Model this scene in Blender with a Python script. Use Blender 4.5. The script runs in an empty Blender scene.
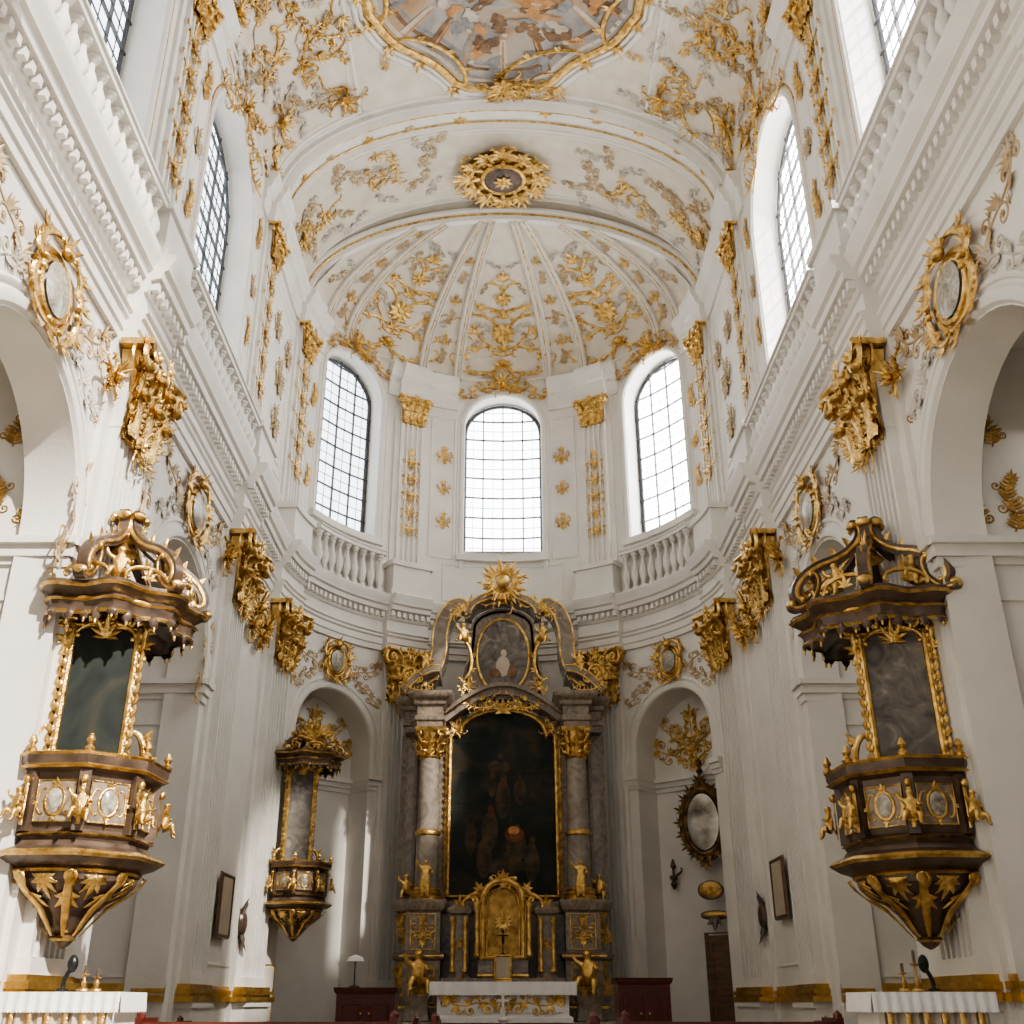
import bpy, math, random
from math import sin,cos,pi,sqrt,atan2,hypot,asin
E=1.3; R=6.0; YC=25.0; SA=R*pi/2; ZS=19.1; RV=3.6; RVD=3.15; YA=26.2
# ---------------------------------------------------------------- maps
def W(s,z,d=0):
    a=abs(s); sg=1 if s>=0 else -1
    if a<=SA:
        f=a/R; x=(R-d)*sin(f); y=YC+(R-d)*cos(f)
    else:
        x=R-d; y=YC-(a-SA)
    return (sg*x,y,z+E)
def V(y,v,h=0):
    b=v/7.6*pi/2
    return ((6-h)*sin(b),y,ZS+(RV-h)*cos(b)+E)
def Dm(u,v,h=0):
    rho=hypot(u,v)+1e-6; b=rho/7.6*pi/2; r=(6-h)*sin(b)
    return (r*u/rho,YC+r*v/rho,ZS+(RVD-h)*cos(b)+E)
def rho0(a):
    q=(YA-YC)/(6*max(cos(a),.01)); return None if q>=1 else asin(q)/(pi/2)*7.6
def F(x0,y0,rot=0):
    c,s=cos(rot),sin(rot)
    def f(u,v,h): return (x0+u*c+h*s, y0+u*s-h*c, v+E)
    return f
def sY(y,side): return side*(YC-y+SA)
# ---------------------------------------------------------------- materials
def mat(name,c1,c2=None,rough=.6,metal=0,scale=3,bump=0,bscale=20,ramp=None,detail=6,dist=0,stretch=(1,1,1),spec=None):
    m=bpy.data.materials.new(name); m.use_nodes=True; nt=m.node_tree; b=nt.nodes['Principled BSDF']
    b.inputs['Roughness'].default_value=rough; b.inputs['Metallic'].default_value=metal
    if spec is not None: b.inputs['Specular IOR Level'].default_value=spec
    tc=nt.nodes.new('ShaderNodeTexCoord'); mp=nt.nodes.new('ShaderNodeMapping'); mp.inputs['Scale'].default_value=stretch
    nt.links.new(tc.outputs['Object'],mp.inputs['Vector'])
    n=nt.nodes.new('ShaderNodeTexNoise'); n.inputs['Scale'].default_value=scale; n.inputs['Detail'].default_value=detail
    n.inputs['Distortion'].default_value=dist
    nt.links.new(mp.outputs[0],n.inputs['Vector'])
    r=nt.nodes.new('ShaderNodeValToRGB')
    if ramp is None: ramp=[(.3,c1),(.7,c2 or c1)]
    el=r.color_ramp.elements
    el[0].position=ramp[0][0]; el[0].color=(*ramp[0][1],1)
    el[1].position=ramp[-1][0]; el[1].color=(*ramp[-1][1],1)
    for p,c in ramp[1:-1]:
        e=el.new(p); e.color=(*c,1)
    nt.links.new(n.outputs['Fac'],r.inputs[0]); nt.links.new(r.outputs[0],b.inputs['Base Color'])
    if bump:
        n2=nt.nodes.new('ShaderNodeTexNoise'); n2.inputs['Scale'].default_value=bscale; n2.inputs['Detail'].default_value=4
        nt.links.new(tc.outputs['Object'],n2.inputs['Vector'])
        bp=nt.nodes.new('ShaderNodeBump'); bp.inputs['Strength'].default_value=bump; bp.inputs['Distance'].default_value=.05
        nt.links.new(n2.outputs['Fac'],bp.inputs['Height']); nt.links.new(bp.outputs[0],b.inputs['Normal'])
    return m
PL=mat('white_plaster',(.67,.645,.60),(.76,.735,.69),.7,0,1.2,.08,12)
PL2=mat('bounce_warmed_cream',(.60,.535,.44),(.70,.64,.55),.7,0,2,.08,10)  # cream, with the vault's warm bounced light put into the colour
STU=mat('ochre_stucco_relief',(.36,.24,.11),(.62,.49,.32),.55,.15,2.2,.1,10)
STG=mat('pale_stucco_relief',(.44,.40,.34),(.66,.61,.54),.6,0,2.2,.1,10)
GOLD=mat('gilding',(.36,.195,.05),(.95,.67,.26),.3,.9,7,.35,28)
GOLDB=mat('clean_gilding',(.48,.29,.08),(.80,.54,.18),.32,.85,4,.2,28)
GOLDD=mat('old_gilding',(.22,.12,.035),(.66,.43,.15),.38,.85,5,.4,22)
BRZ=mat('dark_walnut',(.06,.04,.029),(.15,.105,.078),.3,.15,4,.1,14)
MARB=mat('brown_marble',(.14,.108,.08),(.35,.285,.22),.28,0,3.5,0,10,dist=2)
MARB2=mat('grey_brown_marble',(.18,.15,.122),(.37,.325,.27),.22,0,2,0,10,dist=2)
DARKP=mat('dark_oil_painting',None,None,.55,0,1.0,0,10,ramp=[(.3,(.010,.014,.013)),(.5,(.022,.027,.023)),(.62,(.045,.038,.026)),(.74,(.09,.055,.026))],dist=1.5,detail=5,spec=.2)
DIMF=mat('dim_painted_figure',(.02,.022,.017),(.12,.08,.042),.55,0,3,0,5,spec=.2)
GREYP=mat('grisaille_painting',None,None,.5,0,2.2,0,10,ramp=[(.3,(.06,.053,.047)),(.55,(.17,.15,.125)),(.75,(.38,.33,.27))],dist=2)
MEDP=mat('pale_medallion',None,None,.25,0,5,0,10,ramp=[(.3,(.16,.14,.11)),(.55,(.38,.35,.29)),(.75,(.62,.58,.5))],dist=2)
FRES=mat('fresco_paint',None,None,.75,0,.6,0,10,ramp=[(.3,(.12,.10,.085)),(.43,(.25,.235,.22)),(.52,(.38,.345,.31)),(.6,(.40,.28,.17)),(.7,(.25,.13,.06))],dist=.8,detail=8)
FO=mat('fresco_orange',(.34,.15,.05),(.56,.32,.15),.8,0,4); FB=mat('fresco_brown',(.10,.055,.032),(.26,.16,.09),.8,0,4)
FC=mat('fresco_cream',(.40,.34,.26),(.56,.49,.4),.8,0,4); FG=mat('fresco_grey',(.17,.17,.17),(.32,.31,.3),.8,0,4)
RED=mat('mahogany',(.06,.012,.008),(.12,.026,.018),.3,0,3,0,10,stretch=(1,1,6))
WOOD=mat('brown_wood',(.07,.033,.016),(.16,.08,.04),.45,0,3,0,10,stretch=(1,1,6))
CLOTH=mat('white_linen',(.76,.75,.74),(.83,.82,.81),.9,0,6,.2,30)
IRON=mat('black_iron',(.012,.012,.014),(.03,.03,.03),.4,.5)
MIR=mat('old_mirror',None,None,.2,.6,1.3,0,10,ramp=[(.35,(.07,.065,.055)),(.5,(.3,.29,.27)),(.65,(.6,.59,.56))])
LEAD=mat('window_lead',(.05,.055,.06),(.1,.1,.11),.5,.3)
FLOORM=mat('stone_floor',(.36,.31,.26),(.5,.45,.39),.3,0,1.5)
BEI=mat('beige_panel',(.42,.36,.27),(.52,.45,.35),.6)
def glassmat(name,col,st):
    m=bpy.data.materials.new(name); m.use_nodes=True; nt=m.node_tree; nt.nodes.clear()
    o=nt.nodes.new('ShaderNodeOutputMaterial'); e=nt.nodes.new('ShaderNodeEmission'); t=nt.nodes.new('ShaderNodeBsdfTransparent')
    a=nt.nodes.new('ShaderNodeAddShader'); e.inputs[0].default_value=(*col,1); e.inputs[1].default_value=st
    t.inputs[0].default_value=(.8,.8,.8,1)
    nt.links.new(e.outputs[0],a.inputs[0]); nt.links.new(t.outputs[0],a.inputs[1]); nt.links.new(a.outputs[0],o.inputs[0]); return m
GL=glassmat('daylit_glass',(.95,.98,1),7.0)
GLL=glassmat('shaded_daylit_glass',(.9,.96,1),3.6)
GLE=glassmat('bright_daylit_glass',(1,.99,.97),15.0)
# ---------------------------------------------------------------- mesh builder (u right, v up, h towards room)
CS=[(-1,0),(-.65,.75),(0,1),(.65,.75),(1,0)]
class MB:
    def __init__(s): s.v=[];s.f=[];s.m=[]
    def add(s,vs,fs,m=0):
        o=len(s.v); s.v.extend(vs); s.f.extend([tuple(i+o for i in f) for f in fs]); s.m.extend([m]*len(fs)); return s
    def grid(s,rows,m=0,cu=False,cv=False,caps=False):
        n=len(rows);k=len(rows[0]); vs=[p for r in rows for p in r]; fs=[]
        for i in range(n if cu else n-1):
            i2=(i+1)%n
            for j in range(k if cv else k-1):
                j2=(j+1)%k; fs.append((i*k+j,i*k+j2,i2*k+j2,i2*k+j))
        s.add(vs,fs,m)
        if caps: s.add(rows[0],[tuple(range(k))],m); s.add(rows[-1],[tuple(range(k))],m)
        return s
    def bx(s,u0,u1,v0,v1,h0,h1,m=0,n=1):
        rows=[]
        for i in range(n+1):
            u=u0+(u1-u0)*i/n; rows.append([(u,v0,h0),(u,v0,h1),(u,v1,h1),(u,v1,h0)])
        s.grid(rows,m,cv=True)
        s.add(rows[0],[(0,1,2,3)],m); s.add(rows[-1],[(3,2,1,0)],m); return s
    def stack(s,u0,u1,h0,h1,lv,m=0):
        rows=[]
        for z,e in lv: rows.append([(u0-e,z,h0-e),(u1+e,z,h0-e),(u1+e,z,h1+e),(u0-e,z,h1+e)])
        s.grid(rows,m,cv=True); s.add(rows[0],[(0,1,2,3)],m); s.add(rows[-1],[(3,2,1,0)],m); return s
    def lathe(s,prof,cu=0,ch=0,seg=20,m=0,cv=0,ph=0):
        rows=[[(cu+r*cos(2*pi*j/seg+ph),cv+z,ch+r*sin(2*pi*j/seg+ph)) for j in range(seg)] for r,z in prof]
        return s.grid(rows,m,cv=True)
    def ell(s,u,v,h,ru,rv,rh,m=0,seg=10,rg=7):
        rows=[]
        for i in range(rg+1):
            a=pi*i/rg; rows.append([(u+ru*sin(a)*cos(2*pi*j/seg),v-rv*cos(a),h+rh*sin(a)*sin(2*pi*j/seg)) for j in range(seg)])
        return s.grid(rows,m,cv=True)
    def stroke(s,pts,w,th=.8,m=0,closed=False):
        n=len(pts); rows=[]; nx,ny=-1,0
        for i,p in enumerate(pts):
            if closed: a=pts[(i-1)%n]; b=pts[(i+1)%n]
            else: a=pts[max(i-1,0)]; b=pts[min(i+1,n-1)]
            tx,ty=b[0]-a[0],b[1]-a[1]; l=hypot(tx,ty)
            if l>1e-5: nx,ny=-ty/l,tx/l
            ww=w[i] if isinstance(w,(list,tuple)) else w; h=p[2] if len(p)>2 else 0
            rows.append([(p[0]+nx*ww*c,p[1]+ny*ww*c,h+ww*th*e) for c,e in CS])
        return s.grid(rows,m,cu=closed)
    def band(s,pts,w,h0,h1,m=0,closed=False):
        n=len(pts); rows=[]; nx,ny=-1,0
        for i,p in enumerate(pts):
            if closed: a=pts[(i-1)%n]; b=pts[(i+1)%n]
            else: a=pts[max(i-1,0)]; b=pts[min(i+1,n-1)]
            tx,ty=b[0]-a[0],b[1]-a[1]; l=hypot(tx,ty)
            if l>1e-5: nx,ny=-ty/l,tx/l
            ww=w[i] if isinstance(w,(list,tuple)) else w
            rows.append([(p[0]-nx*ww,p[1]-ny*ww,h0),(p[0]-nx*ww,p[1]-ny*ww,h1),(p[0]+nx*ww,p[1]+ny*ww,h1),(p[0]+nx*ww,p[1]+ny*ww,h0)])
        s.grid(rows,m,cu=closed,cv=True)
        if not closed: s.add(rows[0],[(0,1,2,3)],m); s.add(rows[-1],[(3,2,1,0)],m)
        return s
    def leaf(s,x,y,ang,L,Wd,bend=.5,m=0,h=0,lift=.35):
        pts=[];w=[];a=ang;px,py=x,y
        for i in range(7):
            t=i/6; pts.append((px,py,h+lift*L*t*t)); w.append(Wd*(.15+.85*sin(pi*min(1,t*1.0+.08))**.8) if i<6 else .004)
            a+=bend/6; px+=cos(a)*L/6; py+=sin(a)*L/6
        return s.stroke(pts,w,.6,m)
    def acan(s,x,y,ang,L,Wd,n=5,spread=1.1,m=0,h=0,lift=.35):
        for i in range(n):
            q=(i-(n-1)/2)/((n-1)/2) if n>1 else 0
            s.leaf(x,y,ang+q*spread*.5,L*(1-.42*abs(q)),Wd*(1-.25*abs(q)),q*1.1,m,h+.01*(1-abs(q)),lift)
        return s
    def spiral(s,cx,cy,r,a0,turns=1.25,dr=1,w=.05,m=0,n=16,h=0,lift=0):
        pts=[];ww=[]
        for i in range(n+1):
            t=i/n; rr=r*(1-.82*t); a=a0+dr*turns*2*pi*t
            pts.append((cx+rr*cos(a),cy+rr*sin(a),h+lift*t)); ww.append(w*(1-.5*t))
        s.stroke(pts,ww,.9,m); s.ell(cx,cy,h+lift+w*.3,w*.9,w*.9,w*.9,m,8,5); return s
    def curl(s,kind,p0,p1,w=.06,turn=3.6,flip=1,m=0,n=28,leaves=0,h=0,lift=0):
        pts=curve(kind,p0,p1,turn,flip,n)
        ww=[w*(.4+.6*sin(pi*i/n)) for i in range(n+1)]
        s.stroke([(a,b,h+lift*abs(2*i/n-1)) for i,(a,b) in enumerate(pts)],ww,.85,m)
        for e in (0,-1): s.ell(pts[e][0],pts[e][1],h+lift+w*.3,w*.8,w*.8,w*.7,m,8,5)
        for k in range(leaves):
            i=int(n*(.25+.5*(k+.5)/leaves)); a=pts[i];b=pts[i+1]
            an=atan2(b[1]-a[1],b[0]-a[0]); sd=-1 if flip>0 else 1
            s.leaf(a[0],a[1],an+sd*.6,w*4.2,w*.8,sd*.9,m,h+w*.2)
            s.leaf(a[0],a[1],an+sd*1.3,w*3.0,w*.7,sd*.6,m,h+w*.2)
        return s
    def rosette(s,x,y,r,m=0,n=7,h=0):
        for i in range(n): s.leaf(x,y,2*pi*i/n,r,r*.26,.2,m,h,.25)
        return s.ell(x,y,h+r*.12,r*.26,r*.26,r*.24,m,8,5)
    def ring(s,x,y,rx,ry,w,th=.8,m=0,n=36,h=0):
        return s.stroke([(x+rx*cos(2*pi*i/n),y+ry*sin(2*pi*i/n),h) for i in range(n)],w,th,m,True)
    def disc(s,x,y,rx,ry,h,dome=0,m=0,n=36):
        vs=[(x,y,h+dome)]; fs=[]
        for k in (1,2,3):
            for i in range(n): vs.append((x+rx*k/3*cos(2*pi*i/n),y+ry*k/3*sin(2*pi*i/n),h+dome*(1-(k/3)**2)))
        for i in range(n): fs.append((0,1+i,1+(i+1)%n))
        for k in (0,1):
            for i in range(n): fs.append((1+k*n+i,1+(k+1)*n+i,1+(k+1)*n+(i+1)%n,1+k*n+(i+1)%n))
        return s.add(vs,fs,m)
    def poly(s,pts,h,m=0):
        cx=sum(p[0] for p in pts)/len(pts); cy=sum(p[1] for p in pts)/len(pts); n=len(pts)
        vs=[(cx,cy,h)]; K=6
        for k in range(1,K+1):
            for p in pts: vs.append((cx+(p[0]-cx)*k/K,cy+(p[1]-cy)*k/K,h))
        fs=[(0,1+i,1+(i+1)%n) for i in range(n)]
        for k in range(K-1):
            for i in range(n): fs.append((1+k*n+i,1+(k+1)*n+i,1+(k+1)*n+(i+1)%n,1+k*n+(i+1)%n))
        return s.add(vs,fs,m)
    def merge(s,o,f=None):
        k=len(s.v); s.v.extend([f(*p) for p in o.v] if f else o.v); s.f.extend([tuple(i+k for i in q) for q in o.f]); s.m.extend(o.m); return s
    def to(s,f):
        r=MB(); r.v=[f(*p) for p in s.v]; r.f=s.f; r.m=s.m; return r
def curve(kind,p0,p1,turn=3.6,flip=1,n=28):
    ks=[]
    for i in range(n):
        t=(i+.5)/n; q=abs(2*t-1); k=.3+q**3*2.4
        ks.append(-k if (kind=='S' and t<.5) else k)
    tot=sum(abs(k) for k in ks); a=x=y=0; pts=[(0,0)]
    for k in ks:
        a+=flip*k/tot*2*turn; ds=1/(.5+abs(k)); x+=ds*cos(a); y+=ds*sin(a); pts.append((x,y))
    L=hypot(x,y) or 1; an=atan2(p1[1]-p0[1],p1[0]-p0[0])-atan2(y,x); sc=hypot(p1[0]-p0[0],p1[1]-p0[1])/L; c,sn=cos(an)*sc,sin(an)*sc
    return [(p0[0]+c*a-sn*b,p0[1]+sn*a+c*b) for a,b in pts]
def at(u0,v0,sc=1,rot=0,mir=1,h0=0,hs=None,su=1,sv=1):
    c,s=cos(rot),sin(rot); hs=hs or sc
    def f(u,v,h=0): u*=mir*sc*su; v*=sc*sv; return (u0+c*u-s*v,v0+s*u+c*v,h0+h*hs)
    return f
def comp(f,g): return lambda *p: f(*g(*p))
# ---------------------------------------------------------------- objects
WL={}
def fin(o,loc,parent,label,cat,kind,group):
    if parent is not None:
        pl=WL[parent]; o.parent=parent; o.location=[loc[i]-pl[i] for i in range(3)]
    else: o.location=loc
    WL[o]=tuple(loc)
    if label: o['label']=label
    if cat and parent is None: o['category']=cat
    if kind: o['kind']=kind
    if group: o['group']=group
    bpy.context.scene.collection.objects.link(o); return o
def make(name,mb,mats,parent=None,label=None,cat=None,kind=None,group=None,sharp=.6):
    me=bpy.data.meshes.new(name); v=mb.v
    mn=[min(p[i] for p in v) for i in range(3)]; mx=[max(p[i] for p in v) for i in range(3)]
    loc=((mn[0]+mx[0])/2,(mn[1]+mx[1])/2,mn[2])
    me.from_pydata([(p[0]-loc[0],p[1]-loc[1],p[2]-loc[2]) for p in v],[],mb.f)
    if not isinstance(mats,(list,tuple)): mats=[mats]
    for m in mats: me.materials.append(m)
    me.polygons.foreach_set('material_index',mb.m); me.polygons.foreach_set('use_smooth',[True]*len(mb.f))
    me.update()
    try: me.set_sharp_from_angle(angle=sharp)
    except Exception: pass
    return fin(bpy.data.objects.new(name,me),loc,parent,label,cat,kind,group)
def empty(name,loc,label,cat,group=None):
    o=bpy.data.objects.new(name,None); o.empty_display_size=.2
    return fin(o,loc,None,label,cat,None,group)
TR=[0]
def trim(mb,m=None,label=None):
    TR[0]+=1; return make('trim_%d'%TR[0],mb,m or PL,kind='structure',label=label or 'moulded white plaster trim',cat='trim')
# ================================================================= SHELL
P1=sY(14.55,1)
PILL=[(3.14,.5),(8.25,.6),(12.6,.62),(P1,.6),(26.8,.6)]
def samples(s0,s1,step,brk):
    S=set(); n=max(1,int(abs(s1-s0)/step))
    for i in range(n+1): S.add(round(s0+(s1-s0)*i/n,5))
    for b in brk:
        if s0<b<s1: S.add(b-.002); S.add(b+.002)
    return sorted(S)
def offs(pl,ex,amt):
    def f(s):
        for c,hw in pl:
            if abs(abs(s)-c)<hw+ex: return amt
        return 0
    return f
def brks(pl,ex):
    r=[]
    for c,hw in pl:
        for k in (c-hw-ex,c+hw+ex): r+= [k,-k]
    return r
def wall(mb,z0,z1,s0,s1,ops,step=.45,m=0):
    ops=sorted(ops); cur=s0
    def solid(a,b,za,zb):
        n=max(1,int((b-a)/step)); mb.grid([[(a+(b-a)*i/n,za,0),(a+(b-a)*i/n,zb,0)] for i in range(n+1)],m)
    for (c,hw,zb,zs,dep,back) in ops:
        solid(cur,c-hw,z0,z1)
        if zb>z0: solid(c-hw,c+hw,z0,zb)
        N=20; top=[]
        for i in range(N+1):
            a=pi-pi*i/N; top.append((c+hw*cos(a),zs+hw*sin(a)))
        mb.grid([[(u,z,0),(u,z1,0)] for u,z in top],m)
        con=[(c-hw,zb)]+top+[(c+hw,zb)]
        mb.grid([[(u,z,0),(c+(u-c)*.97,z,-dep)] for u,z in con],m)
        mb.grid([[(c-hw,zb,0),(c-hw,zb,-dep)],[(c+hw,zb,0),(c+hw,zb,-dep)]],m)
        if back: mb.grid([[(c+(u-c),zb,-dep),(c+(u-c),z,-dep)] for u,z in top],m)
        cur=c+hw
    solid(cur,s1,z0,z1)
A2=sY(18.6,1); A1=sY(11.5,1); W2=sY(18.35,1); W1=sY(11.5,1)
HW=2.0; NI=5.42; NH=1.4; NZ=6.45; ND=.9; WH=1.9; WZ=16.4; WI=5.5; AZ=17.5
def mkwall(name,s0,s1,side=None):
    mb=MB()
    if side is None:
        lo=[(-NI,NH,-1.3,NZ,ND,True),(NI,NH,-1.3,NZ,ND,True)]
        up=[(-WI,1.25,12.75,AZ,.75,False),(0,1.25,12.9,AZ-.1,.75,False),(WI,1.25,12.75,AZ,.75,False)]
    else:
        lo=[(side*A2,HW,-1.3,5.85,.7,False),(side*A1,HW,-1.3,5.85,.7,False)]
        up=[(side*W2,WH,12.0,WZ,.75,False),(side*W1,WH,12.0,WZ,.75,False)]
    wall(mb,-1.3,10.9,s0,s1,lo); wall(mb,10.9,ZS+.05,s0,s1,up)
    make(name,mb.to(W),PL,kind='structure',label='white plastered church wall with arches and high windows',cat='wall')
mkwall('wall_apse',-SA,SA); mkwall('wall_left',-sY(2,1),-SA,-1); mkwall('wall_right',SA,sY(2,1),1)
mb=MB().bx(-11,11,-1.5,-1.3,-33,4); make('floor',mb.to(lambda u,v,h:(u,-h,v+E)),FLOORM,kind='structure',label='pale stone church floor',cat='floor')
mb=MB(); mb.bx(-3.3,3.3,-1.3,-.42,-31,-23.6); mb.bx(-3.6,3.6,-1.3,-.7,-31,-23.2); make('floor.001',mb.to(lambda u,v,h:(u,-h,v+E)),FLOORM,kind='structure',label='raised stone sanctuary step',cat='floor')
mb=MB(); NV=64
mb.grid([[(y,-7.6+15.2*j/NV,0) for j in range(NV+1)] for y in (2,8,14,20,YC,YA)]); 
cl=mb.to(V)
XM=sqrt(36-(YA-YC)**2)
def domeZ(x):
    q=1-(x*x+(YA-YC)**2)/36; return ZS+RVD*sqrt(max(q,0))+E
rows=[]
for j in range(NV+1):
    v=-7.6+15.2*j/NV; x,y,z=V(YA,v); xi=max(-XM,min(XM,x)); rows.append([(x,YA,z),(xi,YA,min(z,domeZ(xi)))])
cl.grid(rows)
make('ceiling',cl,PL2,kind='structure',label='cream stuccoed barrel vault',cat='ceiling')
mb=MB(); rows=[]; am=math.acos((YA-YC)/6)-.001
for j in range(61):
    a=-am+2*am*j/60; r0=rho0(a) or 7.6; rows.append([((r0+(7.6-r0)*i/24)*sin(a),(r0+(7.6-r0)*i/24)*cos(a),0) for i in range(25)])
mb.grid(rows); make('ceiling_apse',mb.to(Dm),PL2,kind='structure',label='cream ribbed half dome over the apse',cat='ceiling')
for sd,nm in ((-1,'left'),(1,'right')):
    mb=MB()
    def bb(x0,x1,y0,y1,z0,z1): mb.bx(min(sd*x0,sd*x1),max(sd*x0,sd*x1),z0,z1,-y1,-y0)
    bb(6.05,10.2,20.64,21.2,-1.3,9.2); bb(6.05,10.2,13.55,16.56,-1.3,9.2); bb(6.05,10.2,6.8,9.45,-1.3,9.2)
    bb(10.0,10.3,6,21.2,-1.3,9.4); bb(6.05,10.3,6,21.2,9.0,9.4)
    for ya in (20.64,13.55):
        for za,zb,e in ((5.45,5.55,.05),(5.55,5.72,.12),(5.72,5.82,.2)): bb(6.0-e*.6,10,ya-e,ya,za,zb)
        for x0,x1,z0,z1 in ((6.5,8.0,0.4,5.0),(8.5,9.8,.4,5.0)):
            for q in ((x0,x1,z0,z0+.07),(x0,x1,z1-.07,z1),(x0,x0+.07,z0,z1),(x1-.07,x1,z0,z1)): bb(q[0],q[1],ya-.04,ya,q[2],q[3])
    make('wall_chapel_'+nm,mb.to(lambda u,v,h:(u,-h,v+E)),PL,kind='structure',label='white side chapel walls behind the arches',cat='wall')
# ---- main entablature
o1=offs(PILL,.2,.24); SM=sY(4,1)
prof=[(-.05,9.3),(.08,9.3),(.08,9.46),(.12,9.48),(.12,9.66),(.17,9.7),(.17,9.76),(.22,9.8),(.08,9.86),(.08,10.18),(.13,10.2),(.16,10.26),(.16,10.42),(.33,10.46),(.35,10.58),(.42,10.62),(.44,10.7),(.5,10.8),(.52,10.9),(.48,10.93),(-.05,10.93)]
mb=MB(); S=samples(-SM,SM,.35,brks(PILL,.2))
mb.grid([[(s,z,d+(o1(s) if d>=0 else 0)) for d,z in prof] for s in S])
s=-SM
while s<SM:
    o=o1(s); mb.bx(s-.055,s+.055,10.27,10.42,.14+o,.28+o); s+=.21
trim(mb.to(W),PL,'white main entablature with dentils running round the church')
PU=[(3.14,.42),(8.25,.44),(12.6,.46),(P1,.46),(26.8,.46)]
o2=offs(PU,.1,.14)
up=[(-.05,17.95),(.07,17.95),(.07,18.2),(.1,18.25),(.1,18.55),(.2,18.62),(.24,18.8),(.32,18.9),(.34,19.08),(-.05,19.12)]
mb=MB()
for a,b in ((1.55,4.05),(6.95,13.7),(18.0,20.75),(24.9,27.6)):
    for sg in (-1,1):
        S=samples(min(sg*a,sg*b),max(sg*a,sg*b),.35,brks(PU,.1))
        rows=[[(s,z,d+(o2(s) if d>=0 else 0)) for d,z in up] for s in S]
        mb.grid(rows,caps=True)
trim(mb.to(W),PL,'white upper entablature under the vault')
def contour(c,hw,zb,zs,N=24): return [(c-hw,zb)]+[(c+hw*cos(pi-pi*i/N),zs+hw*sin(pi-pi*i/N)) for i in range(N+1)]+[(c+hw,zb)]
for sg in (-1,1):
    for c in (A1,A2):
        mb=MB(); ar=[(sg*c+(HW+.14)*cos(pi*i/28),5.85+(HW+.14)*sin(pi*i/28)) for i in range(29)]
        mb.stroke(ar,.12,.6); ar=[(sg*c+(HW+.36)*cos(pi*i/28),5.85+(HW+.36)*sin(pi*i/28)) for i in range(29)]; mb.stroke(ar,.05,.9)
        for e in (-1,1):
            u=sg*c+e*(HW+.2); 
            for za,zb,q in ((5.4,5.55,.05),(5.55,5.72,.1),(5.72,5.85,.16)): mb.bx(u-.22-q*.2,u+.22+q*.2,za,zb,-.6,q)
        trim(mb.to(W),PL,'white arch moulding with impost blocks')
    mb=MB(); con=contour(sg*NI,NH+.1,5.7,NZ); mb.stroke(con,.1,.7); con=contour(sg*NI,NH+.28,5.7,NZ); mb.stroke(con,.05,.9)
    for e in (-1,1):
        u=sg*NI+e*(NH+.17)
        for za,zb,q in ((5.3,5.42,.05),(5.42,5.56,.1),(5.56,5.68,.16)): mb.bx(u-.2-q*.2,u+.2+q*.3,za,zb,-ND+.1,q)
    for za,zb,q in ((5.3,5.42,.05),(5.42,5.56,.1),(5.56,5.68,.18)): mb.bx(sg*NI-NH,sg*NI+NH,za,zb,-ND,-ND+q,0,6)
    trim(mb.to(W),PL,'white niche arch moulding')
# ---- windows
def window(n,c,hw,zb,zs,gm,d=-.6):
    mb=MB(); N=20; hw*=.97
    top=[(c+hw*cos(pi-pi*i/N),zs+hw*sin(pi-pi*i/N)) for i in range(N+1)]
    mb.grid([[(u,zb,d),(u,z,d)] for u,z in top],1)
    mb.stroke([(c-hw+.05,zb,d)]+[(c+(u-c)*.96,zs+(z-zs)*.96,d) for u,z in top]+[(c+hw-.05,zb,d)],.06,1.0,0)
    def H(u): 
        q=hw*hw-(u-c)**2; return zs+sqrt(max(q,0))
    nc=4 if hw<1.5 else 5
    for k in range(1,nc):
        u=c-hw+2*hw*k/nc; mb.bx(u-.018,u+.018,zb,H(u),d+.01,d+.07)
    for k in range(1,nc*2,2):
        u=c-hw+2*hw*k/(nc*2); mb.bx(u-.006,u+.006,zb,H(u),d+.02,d+.04)
    z=zb; i=0
    while z<zs+hw-.15:
        x=hw if z<zs else sqrt(max(hw*hw-(z-zs)**2,0)); t=.02 if i%2==0 else .006
        mb.bx(c-x,c+x,z-t,z+t,d+.01,d+(.07 if t>.01 else .04),0,4); z+=.36; i+=1
    make('window_%d'%n,mb.to(W),[LEAD,gm],kind='structure',label='tall round-headed leaded window glowing with daylight',cat='window')
window(1,-W1,WH,12.0,WZ,GLL); window(2,-W2,WH,12.0,WZ,GLL)
window(3,-WI,1.25,12.75,AZ,GLL); window(4,0,1.25,12.9,AZ-.1,GL); window(5,WI,1.25,12.75,AZ,GLE)
window(6,W2,WH,12.0,WZ,GLE); window(7,W1,WH,12.0,WZ,GLE)
for c,hw,zs in ((-W1,WH,WZ),(-W2,WH,WZ),(-WI,1.25,AZ),(0,1.25,AZ-.1),(WI,1.25,AZ),(W2,WH,WZ),(W1,WH,WZ)):
    mb=MB(); mb.stroke(contour(c,hw+.1,12.3,zs),.09,.7,0); mb.stroke(contour(c,hw+.24,12.3,zs),.03,.9,1 if hw>1.5 else 0)
    if hw<1.5: mb.bx(c-hw-.25,c+hw+.25,12.55,12.75,-.6,.16,0,6)
    trim(mb.to(W),[PL,GOLD],'white window surround moulding')
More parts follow.
